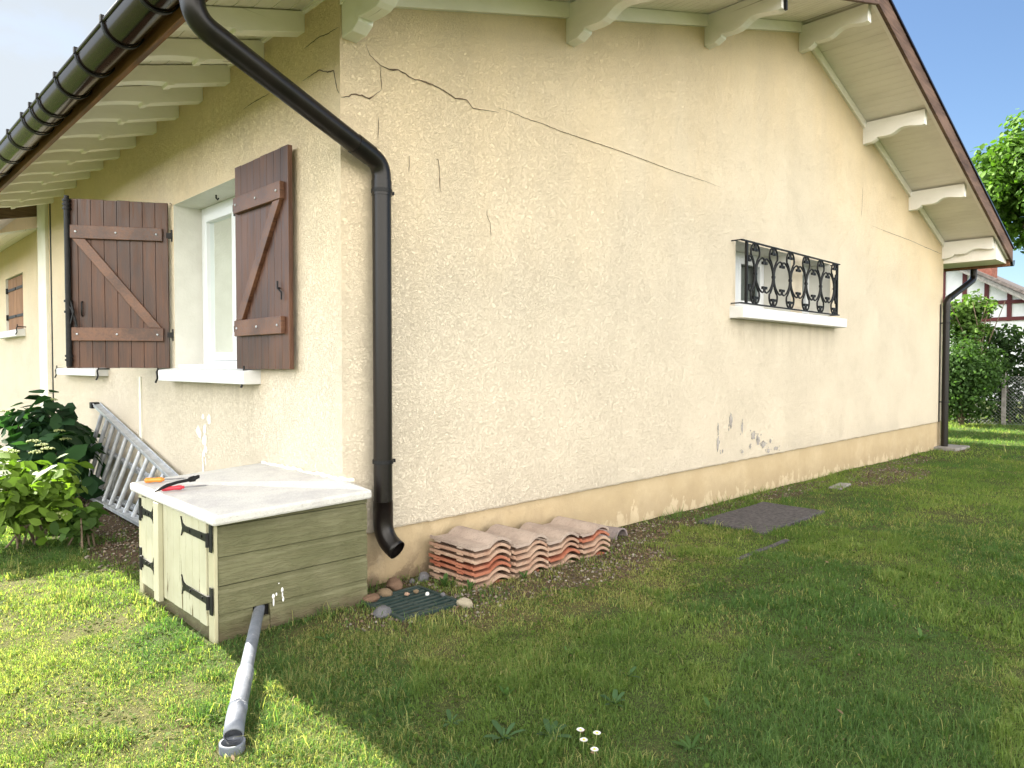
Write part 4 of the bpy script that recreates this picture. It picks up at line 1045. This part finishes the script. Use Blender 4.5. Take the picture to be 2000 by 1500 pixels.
hydrangea((-.58, 4.0, 0), (-.57, 3.95, .48), (.43, .66, .43), 820, .15, (.022, .060, .026), 'tall hydrangea tinted dark green for shade beside the ladder', rg, 4)  # leaf colour darkened to stand in for the eave shade
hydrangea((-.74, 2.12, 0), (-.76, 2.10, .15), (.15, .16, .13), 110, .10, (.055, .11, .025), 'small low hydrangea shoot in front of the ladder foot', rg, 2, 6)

# ------------------------------------------------------------------ lawn
def lawn(n_layers):
    V, Lp, S, T_ = [], [], [], []; off = 0
    F = np.array([math.cos(math.radians(45.371)), math.sin(math.radians(45.371))]); Rv = np.array([F[1], -F[0]]); cam2 = np.array([CAM.x, CAM.y])
    rng = np.random.default_rng(3)
    for (d0, d1, dens, h, w, segs) in n_layers:
        area = .5*(d1*d1-d0*d0)*1.9; n0 = int(area*dens); n = n0+int(n0*.38)
        d = np.sqrt(d0*d0+(d1*d1-d0*d0)*rng.random(n)); s = (rng.random(n)*2-1)*.95; s[n0:] = (.95+.8*rng.random(n-n0))*np.where(rng.random(n-n0) < .5, -1, 1)
        p = cam2+d[:, None]*F+(d*s)[:, None]*Rv; x, y = p[:, 0], p[:, 1]
        keep = ~((x > -.01) & (x < L+.02) & (y > -.02) & (y < DEPTH)) & ~((x > -.79) & (x < .04) & (y > -.215) & (y < .84))
        keep &= ~((abs(x-3.58) < .51) & (abs(y+.62) < .235)); keep &= ~((abs(x-.165) < .17) & (abs(y+.385) < .17)); keep &= ~((x > .55) & (x < 1.79) & (y > -.42))
        keep &= ~(np.hypot(x+1.062, y+1.085) < .055)
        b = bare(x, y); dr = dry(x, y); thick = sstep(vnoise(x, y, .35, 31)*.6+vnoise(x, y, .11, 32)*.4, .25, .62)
        keep &= rng.random(n) > b*.93
        keep &= rng.random(n) < (.62+.38*thick)
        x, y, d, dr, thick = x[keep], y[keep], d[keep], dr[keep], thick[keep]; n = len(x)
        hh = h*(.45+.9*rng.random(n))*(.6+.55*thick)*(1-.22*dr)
        tall = rng.random(n) < .03; hh = np.where(tall, hh*(1.5+rng.random(n)), hh)
        tuft = sstep(vnoise(x, y, .13, 71), .70, .86); edge = np.maximum.reduce([(abs(y) < .09)*(x > .1)*1., (abs(x-3.58) < .66)*(abs(y+.62) < .36)*.9, (x > -.88)*(x < .1)*(y > -.30)*(y < .9)*.9])
        hh = hh*(1+.9*tuft+.8*edge*rng.random(n)); hh = hh*(.75+.5*vnoise(x, y, .06, 72))
        a = rng.random(n)*6.283; lean = .3+.85*rng.random(n); lx, ly = np.cos(a)*lean, np.sin(a)*lean
        fa = a+rng.normal(0, .6, n)+1.57; ww = w*(.6+.8*rng.random(n)); sx, sy = np.cos(fa)*ww, np.sin(fa)*ww
        z = gz(x, y)-.004
        mid = np.stack([x+lx*hh*.30, y+ly*hh*.30, z+hh*.62], 1); tip = np.stack([x+lx*hh*.95, y+ly*hh*.95, z+hh*(1.0-.32*lean)], 1)
        b0 = np.stack([x-sx, y-sy, z], 1); b1 = np.stack([x+sx, y+sy, z], 1); m0 = mid-np.stack([sx, sy, 0*sx], 1)*.8; m1 = mid+np.stack([sx, sy, 0*sx], 1)*.8
        g1 = np.array([.080, .145, .040]); g2 = np.array([.205, .265, .078]); g3 = np.array([.38, .345, .150]); g4 = np.array([.055, .130, .050])
        u = np.clip(vnoise(x, y, .5, 41)*.7+rng.random(n)*.55-.1, 0, 1)[:, None]; c = g1*(1-u)+g2*u
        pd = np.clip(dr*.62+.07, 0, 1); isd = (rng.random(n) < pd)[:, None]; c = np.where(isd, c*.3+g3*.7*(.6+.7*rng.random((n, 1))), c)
        isg = (vnoise(x, y, .8, 44) > .62)[:, None] & ~isd; c = np.where(isg, c*.5+g4*.5, c); c = c*(.8+.4*rng.random((n, 1)))
        if segs == 2:
            vv = np.stack([b0, b1, m1, m0, tip], 1).reshape(-1, 3); base = (np.arange(n)*5)[:, None]+off
            ll = np.concatenate([base+np.array([[0, 1, 2, 3]]), base+np.array([[3, 2, 4]])], 1).ravel(); ss = np.tile([4, 3], n); tt = np.repeat(c, 5, 0)
        else:
            vv = np.stack([b0, b1, tip], 1).reshape(-1, 3); ll = np.arange(3*n)+off; ss = np.full(n, 3); tt = np.repeat(c, 3, 0)
        V.append(vv); Lp.append(ll); S.append(ss); T_.append(tt); off += len(vv)
    return np.concatenate(V), np.concatenate(Lp), np.concatenate(S), np.concatenate(T_)
v, l, s, t = lawn([(1.1, 3.2, 42000, .024, .00115, 2), (3.2, 5.5, 17000, .027, .0017, 2), (5.5, 10, 5200, .033, .0033, 1), (10, 19, 1200, .045, .0065, 1)])
tag(np_mesh('lawn_grass', v, l, s, MAT['grass'], t), kind='stuff')
# clover and other small round leaves between the blades
rng = np.random.default_rng(8); n = 26000
d = np.sqrt(1.2+24*rng.random(n)); sd = (rng.random(n)*2-1)*.9; fa = math.radians(45.371)
x = CAM.x+d*math.cos(fa)+d*sd*math.sin(fa); y = CAM.y+d*math.sin(fa)-d*sd*math.cos(fa)
k = (vnoise(x, y, .22, 51) > .52) & ~((x > -.8) & (y > -.22)) & (bare(x, y) < .3) & ~((abs(x-.165) < .2) & (abs(y+.385) < .2)) & ~((x > .5) & (x < 1.8) & (y > -.45)) & ~((abs(x-3.58) < .58) & (abs(y+.62) < .3))
x, y = x[k], y[k]; n = len(x); pos = np.stack([x, y, gz(x, y)+.008+.014*rng.random(n)], 1)
nr = rng.normal(scale=.35, size=(n, 3))+np.array([0, 0, 1]); ln = .010+.012*rng.random(n); cc = np.array([.075, .12, .026])*(.6+.8*rng.random((n, 1)))
v, l, s, t = leaf_arrays(pos, nr, rng.random(n)*6.283, ln, ln*.8, cc, .2, .2)
tag(np_mesh('ground_cover', v, l, s, MAT['grass'], t), kind='stuff')
# gravel and crumbs of soil along the walls
rng = np.random.default_rng(9); P_ = []
for cx, cy, rx, ry, kk in GRAVEL:
    m = int(2600*rx*ry*kk+60); r = np.sqrt(rng.random(m))*1.02; a = rng.random(m)*6.283; P_.append(np.stack([cx+r*rx*np.cos(a), cy+r*ry*np.sin(a)], 1))
P_ = np.concatenate(P_); x, y = P_[:, 0], P_[:, 1]
k = ~((x > -.005) & (x < L+.01) & (y > .01)) & ~((x > -.78) & (x < .03) & (y > -.21) & (y < .82)) & ~((abs(x-.165) < .18) & (abs(y+.385) < .18)) & ~((x > .55) & (x < 1.79) & (y > -.42)) & ~((abs(x-3.58) < .56) & (abs(y+.62) < .28))
x, y = x[k], y[k]; n = len(x); sz = .004+.010*rng.random(n)**2
octa = np.array([(1, 0, 0), (0, 1, 0), (-1, 0, 0), (0, -1, 0), (.1, .1, .75), (0, 0, -.5)], float)
rot = rng.random(n)*6.283; cs, sn = np.cos(rot)[:, None], np.sin(rot)[:, None]; jit = 1+.5*(rng.random((n, 6))-.5)
ox = octa[None, :, 0]*jit*(1+.4*rng.random((n, 1))); oy = octa[None, :, 1]*jit; oz = octa[None, :, 2]*jit
vv = np.stack([x[:, None]+sz[:, None]*(ox*cs-oy*sn), y[:, None]+sz[:, None]*(ox*sn+oy*cs), (gz(x, y)+.004)[:, None]+sz[:, None]*oz], -1).reshape(-1, 3)
tri = np.array([(0, 1, 4), (1, 2, 4), (2, 3, 4), (3, 0, 4), (1, 0, 5), (2, 1, 5), (3, 2, 5), (0, 3, 5)])
ll = ((np.arange(n)*6)[:, None, None]+tri[None]).ravel(); pal = np.array([(.20, .165, .13), (.13, .105, .085), (.27, .24, .20), (.11, .08, .055), (.17, .115, .08)])
cc = pal[rng.integers(0, 5, n)]*(.6+.6*rng.random((n, 1)))
mg = M('gravel_stones', .9, .2); at = mg.n('ShaderNodeAttribute'); at.attribute_name = 'tint'; mg.col(at.outputs['Color'])
tag(np_mesh('gravel', vv, ll, np.full(8*n, 3), mg.m, np.repeat(cc, 6, 0)), kind='stuff')

# dead leaves and bits of straw
rng = np.random.default_rng(12); n = 1100; d = np.sqrt(1.2+50*rng.random(n)); sd = (rng.random(n)*2-1)*.9
x = CAM.x+d*math.cos(fa)+d*sd*math.sin(fa); y = CAM.y+d*math.sin(fa)-d*sd*math.cos(fa)
x = np.concatenate([x, rng.uniform(.3, 9, 900), rng.uniform(.2, 2.4, 500)]); y = np.concatenate([y, -rng.random(900)**2*.6, -.42-rng.random(500)*.5]); n = len(x)
k = ~((x > -.81) & (y > -.24) & (x < .06)) & ~((x > -.02) & (y > -.01)) & ~((abs(x-.165) < .2) & (abs(y+.385) < .2)) & ~((x > .52) & (x < 1.8) & (y > -.45)) & ~((x < -.4) & (y > .8))
x, y = x[k], y[k]; n = len(x); pos = np.stack([x, y, gz(x, y)+.006+.012*rng.random(n)], 1); nr = rng.normal(scale=.5, size=(n, 3))+np.array([0, 0, 1])
ln = .010+.024*rng.random(n)**2; cc = np.array([.17, .12, .07])*(.45+.9*rng.random((n, 1)))
v, l, s, t = leaf_arrays(pos, nr, rng.random(n)*6.283, ln, ln*(.15+.45*rng.random(n)), cc, .4, .5)
tag(np_mesh('dead_leaves', v, l, s, mg.m, t), kind='stuff')

# broad-leaved weeds and daisies standing out of the lawn
def weed(x, y, size, col, label, n=9, seed=0, upright=.5):
    rng = np.random.default_rng(seed); a = np.arange(n)/n*6.283+rng.normal(0, .3, n); e = upright*(.5+rng.random(n))
    z = float(gz(x, y)); d = np.stack([np.cos(a)*np.cos(e), np.sin(a)*np.cos(e), np.sin(e)], 1); nr = np.stack([-np.cos(a)*np.sin(e), -np.sin(a)*np.sin(e), np.cos(e)], 1)
    side = np.cross(nr, d); ln = (size*.82*(.5+.8*rng.random(n)))[:, None]; wd = ln*(.11+.08*rng.random((n, 1))); p0 = np.array([[x, y, z]])+d*.004
    P = lambda u, v_, h: p0+d*u*ln+side*v_*wd+np.array([0, 0, 1])*h*ln
    V = np.stack([P(0, -.25, 0), P(0, .25, 0), P(.45, -.8, .02), P(.45, .8, .02), P(.8, -.7, -.06), P(.8, .7, -.06), P(1, 0, -.16)], 1).reshape(-1, 3)
    b = (np.arange(n)*7)[:, None]; l = np.concatenate([b+np.array([[0, 1, 3, 2]]), b+np.array([[2, 3, 5, 4]]), b+np.array([[4, 5, 6]])], 1).ravel(); s = np.tile([4, 4, 3], n)
    cc = np.repeat(np.array(col)*(.75+.5*rng.random((n, 1))), 7, 0)
    V -= np.array([x, y, z]); o = np_mesh('weed', V, l, s, MAT['leaf'], cc); o.location = (x, y, z); return tag(o, label, 'weed', 'broad-leaved weeds in the lawn')
WG = (.062, .120, .034); WB = (.055, .105, .044)
weed(-.40, -1.652, .075, WB, 'blue-green weed rosette beside the daisies, on the side of the drain pipe', 10, 1)
weed(-.292, -1.758, .085, WB, 'broad weed rosette just above the daisies', 11, 2)
weed(-.196, -1.454, .06, WG, 'upright bright green weed tuft behind the daisies', 8, 3, .9)
weed(.039, -1.768, .075, WB, 'weed rosette to the right of the daisies', 10, 4)
weed(.258, -1.665, .07, WB, 'weed rosette in the middle of the shaded lawn', 9, 5)
weed(.238, -2.043, .07, WG, 'wide-leaved weed standing alone beyond the daisies towards the slab side', 7, 6)
weed(-.03, -2.124, .06, WG, 'low broad weed just in front of the wide-leaved weed past the daisies', 8, 7)
weed(-.395, -.521, .065, WG, 'weed in the shade just in front of the cabinet', 8, 8, .6)
weed(.48, -.26, .085, WG, 'bright weed growing between grate and first tile stack', 12, 9, .8)
weed(.53, -.42, .085, WG, 'tall weed in front of the first tile stack', 12, 10, .9)
weed(.90, -.47, .055, WG, 'weed at the foot of the second tile stack', 9, 11, .9)
weed(-.462, -1.451, .055, WB, 'small weed on the shadow edge of the lawn', 8, 12)
weed(1.542, -2.351, .07, WG, 'isolated weed far out on the open lawn opposite the edging strip', 9, 13, .6)
weed(.24, -1.376, .05, WG, 'little weed on the dry patch in front of the tiles', 8, 14, .6)
def daisy(x, y, label, seed):
    z = float(gz(x, y)); o = empty('daisy', (x, y, z)); tag(o, label, 'daisy', 'daisies in the grass'); rr = random.Random(seed); h = .042+rr.random()*.014; t = (rr.uniform(-.008, .008), rr.uniform(-.008, .004))
    ms = MB(); ms.tube([(0, 0, -.005), (t[0]*.5, t[1]*.5, h*.5), (t[0], t[1], h)], .0011, 5); ms.build('stalk', MAT['bud'], o)
    mb = MB()
    for ring_, (n, r) in enumerate(((15, .0125), (11, .0095))):
        for k in range(n):
            a = 6.283*k/n+ring_*.2; ca, sa = math.cos(a), math.sin(a); w = .0021; zz = h+.001+.0015*ring_
            mb.add([(t[0]+ca*.003-sa*w*.5, t[1]+sa*.003+ca*w*.5, zz), (t[0]+ca*.003+sa*w*.5, t[1]+sa*.003-ca*w*.5, zz), (t[0]+ca*r+sa*w, t[1]+sa*r-ca*w, zz+.002), (t[0]+ca*r-sa*w, t[1]+sa*r+ca*w, zz+.002)], [(0, 1, 2, 3)])
    mb.build('petals', MAT['petal'], o, recalc=False); MB().lathe([(.0005, .0045), (.003, .004), (.0042, .002), (.0042, 0)], (t[0], t[1], h+.001), 10).build('flower_centre', MAT['yellow'], o)
daisy(-.255, -1.852, 'white daisy at the back left of the four in the grass', 1); daisy(-.252, -1.908, 'white daisy on the right of the four in the grass', 2)
daisy(-.292, -1.896, 'white daisy in the middle left of the four in the grass', 3); daisy(-.305, -1.955, 'white daisy nearest the camera in front of the other three', 4)

# ------------------------------------------------------------------ beyond the house: fence, hedge, shrubs, tree, neighbour
rg = np.random.default_rng(17)
fe = empty('wire_fence', (17.2, -2.5, -.15)); tag(fe, 'low chain link fence with pale posts in front of the hedge', 'fence')
for y in (2.6, .27, -2.2, -4.7, -7.2): MB().box((-.04, y+2.5-.04, -.2), (.04, y+2.5+.04, 1.18)).build('post', MAT['concrete2'], fe, .006)
MAT['wire'] = m_plain('galvanised_wire', (.18, .20, .19), (.25, .27, .26), 20, .5, 0, metal=.3)
mb = MB(); y0, y1, h = -4.7, 5.2, 1.12; st = .075
for sgn in (-1, 1):
    c = y0-h
    while c < y1+h:
        a = (max(y0, c), c); ya, yb = c, c+h
        pa, pb = max(ya, y0), min(yb, y1)
        if pb > pa:
            za, zb = ((pa-c), (pb-c)) if sgn > 0 else (h-(pa-c), h-(pb-c)); mb.tube([(0.045, pa, za), (0.045, pb, zb)], .0022, 3, cap=False, smooth=False)
        c += st
for z in (.03, .56, 1.1): mb.tube([(.047, y0, z), (.047, y1, z)], .003, 4)
mb.build('chain_link', MAT['wire'], fe, recalc=False)
cl = []
for _ in range(190):
    y = rg.uniform(-9, 6); z = rg.uniform(.1, 2.3); cl.append((np.array([18.0+rg.uniform(-.35, .5)+.15*math.sin(y*2), y, z-.15]), np.array([.38, .42, .36])*rg.uniform(.6, 1.15)))
plant('hedge', 'dark ivy-like hedge behind the chain link fence', 'hedge', (18.1, -2, -.15), crown(cl, 42000, .10, (.028, .058, .018), .9, rg, .3, .45), [([(18.1, y, -.2), (18.1+rg.uniform(-.1, .1), y+.1, 1.2)], [.03, .015]) for y in np.arange(-8.5, 5, .8)])
cl = clumpset((16.6, .95, .95), (.95, .95, 1.05), 40, rg, .38, .15)
plant('shrub', 'dense rounded laurel-like shrub right behind the far downpipe', 'shrub', (16.6, .95, -.15), crown(cl, 9000, .085, (.040, .085, .022), .8, rg, .45, .45), [([(16.6, .95, -.2), (16.6+.2*rg.normal(), .95+.2*rg.normal(), .9)], [.03, .012]) for _ in range(6)], 'shrubs by the fence')
cl = clumpset((17.6, 1.0, 2.35), (.75, .8, .75), 34, rg, .26)
plant('shrub', 'loose light green shrub in front of the half-timbered neighbour', 'shrub', (17.6, 1.0, -.15), crown(cl, 3000, .10, (.070, .13, .028), .8, rg, .45, .3), [([(17.6, 1.0, -.2), (17.6+.2*rg.normal(), 1.0+.2*rg.normal(), 1.4), (17.6+.3*rg.normal(), 1.0+.3*rg.normal(), 2.7)], [.03, .02, .006]) for _ in range(9)], 'shrubs by the fence')
cl = clumpset((19.5, -.12, 5.55), (2.0, 2.0, 2.1), 110, rg, .20)
cl = [c for c in cl]
stems = [([(19.5, -.2, -.2), (19.5, -.2, 2.0), (19.55, -.15, 4.2), (19.5, -.1, 6.4)], [.20, .16, .11, .03])]
for _ in range(12):
    q = cl[rg.integers(len(cl))][0]; b = np.array([19.52, -.17, rg.uniform(2.4, 4.6)]); stems.append(([b, (b+q)/2+np.array([0, 0, .2]), q], [.06, .035, .012]))
plant('tree', 'broad-leaved tree with bright green crown rising behind the fence', 'tree', (19.5, -.2, -.2), crown(cl, 24000, .135, (.065, .135, .022), .9, rg, .5, .30, wratio=.75), stems, part='crown')
cl = clumpset((13.7, 4.4, 2.3), (1.25, 1.3, 1.5), 50, rg, .36)
plant('tree', 'small leafy garden tree standing behind the far end of the house', 'tree', (13.7, 4.4, -.15), crown(cl, 9000, .14, (.05, .10, .02), .8, rg, .4, .3), [([(13.7, 4.4, -.2), (13.75, 4.4, 1.2), (13.7, 4.45, 3.0)], [.09, .07, .02])], part='crown')

nb = empty('neighbour_house', (30.4, 5, 0)); tag(nb, 'white half-timbered house with dark red beams beyond the hedge', 'house')
def nbp(mb, n, m, bev=0): o = mb.build(n, m, nb, bev); o.location = -nb.location; return o
MAT['nwhite'] = m_plain('white_limewash', (.62, .63, .64), (.56, .57, .58), 2, .85, .004, 20)
MAT['redbeam'] = m_wood('red_beam_timber', (.055, .008, .010), (.095, .016, .016), 'z', .6, .3, .003)
RY, RZ, NS = 6.0, 6.17, .60
nz = lambda y: RZ-NS*abs(y-RY)
nbp(MB().prism([(-1.2, -.3), (13.2, -.3), (13.2, nz(13.2)), (RY, RZ), (-1.2, nz(-1.2))], 'x', 30.4, 42), 'wall', MAT['nwhite'])
for y in np.arange(-1.1, 13.2, .74):
    nbp(MB().box((30.34, y-.075, 2.9), (30.398, y+.075, min(nz(y-.075), nz(y+.075))-.05)), 'beam', MAT['redbeam'])
for z in (2.98, 3.62): nbp(MB().box((30.325, -1.2, z-.07), (30.385, 13.2, z+.07)), 'beam', MAT['redbeam'])
for s in (-1, 1):
    e = -2.2 if s < 0 else 14.2
    nbp(MB().prism([(e, nz(e)-.20), (RY, RZ-.20), (RY, RZ+.0), (e, nz(e)+.0)], 'x', 29.85, 29.93), 'barge_board', MAT['concrete2'])
    nbp(MB().prism([(e-.05*1, nz(e)+.005), (RY, RZ+.005), (RY, RZ+.14), (e-.05, nz(e)+.14)], 'x', 29.8, 42.4), 'roof', m_plain('slate_grey_tiles', (.10, .085, .08), (.17, .14, .13), 6, .85, .02, 9))
    nbp(MB().prism([(e, nz(e)-.03), (RY, RZ-.03), (RY, RZ+.004), (e, nz(e)+.004)], 'x', 29.94, 30.39), 'soffit', MAT['white'])
MAT['brick'] = m_plain('red_brick', (.20, .065, .045), (.26, .11, .08), 9, .9, .01, 12)
nbp(MB().box((31.0, 3.3, 3.6), (31.9, 3.95, 6.1)), 'chimney', MAT['brick'])
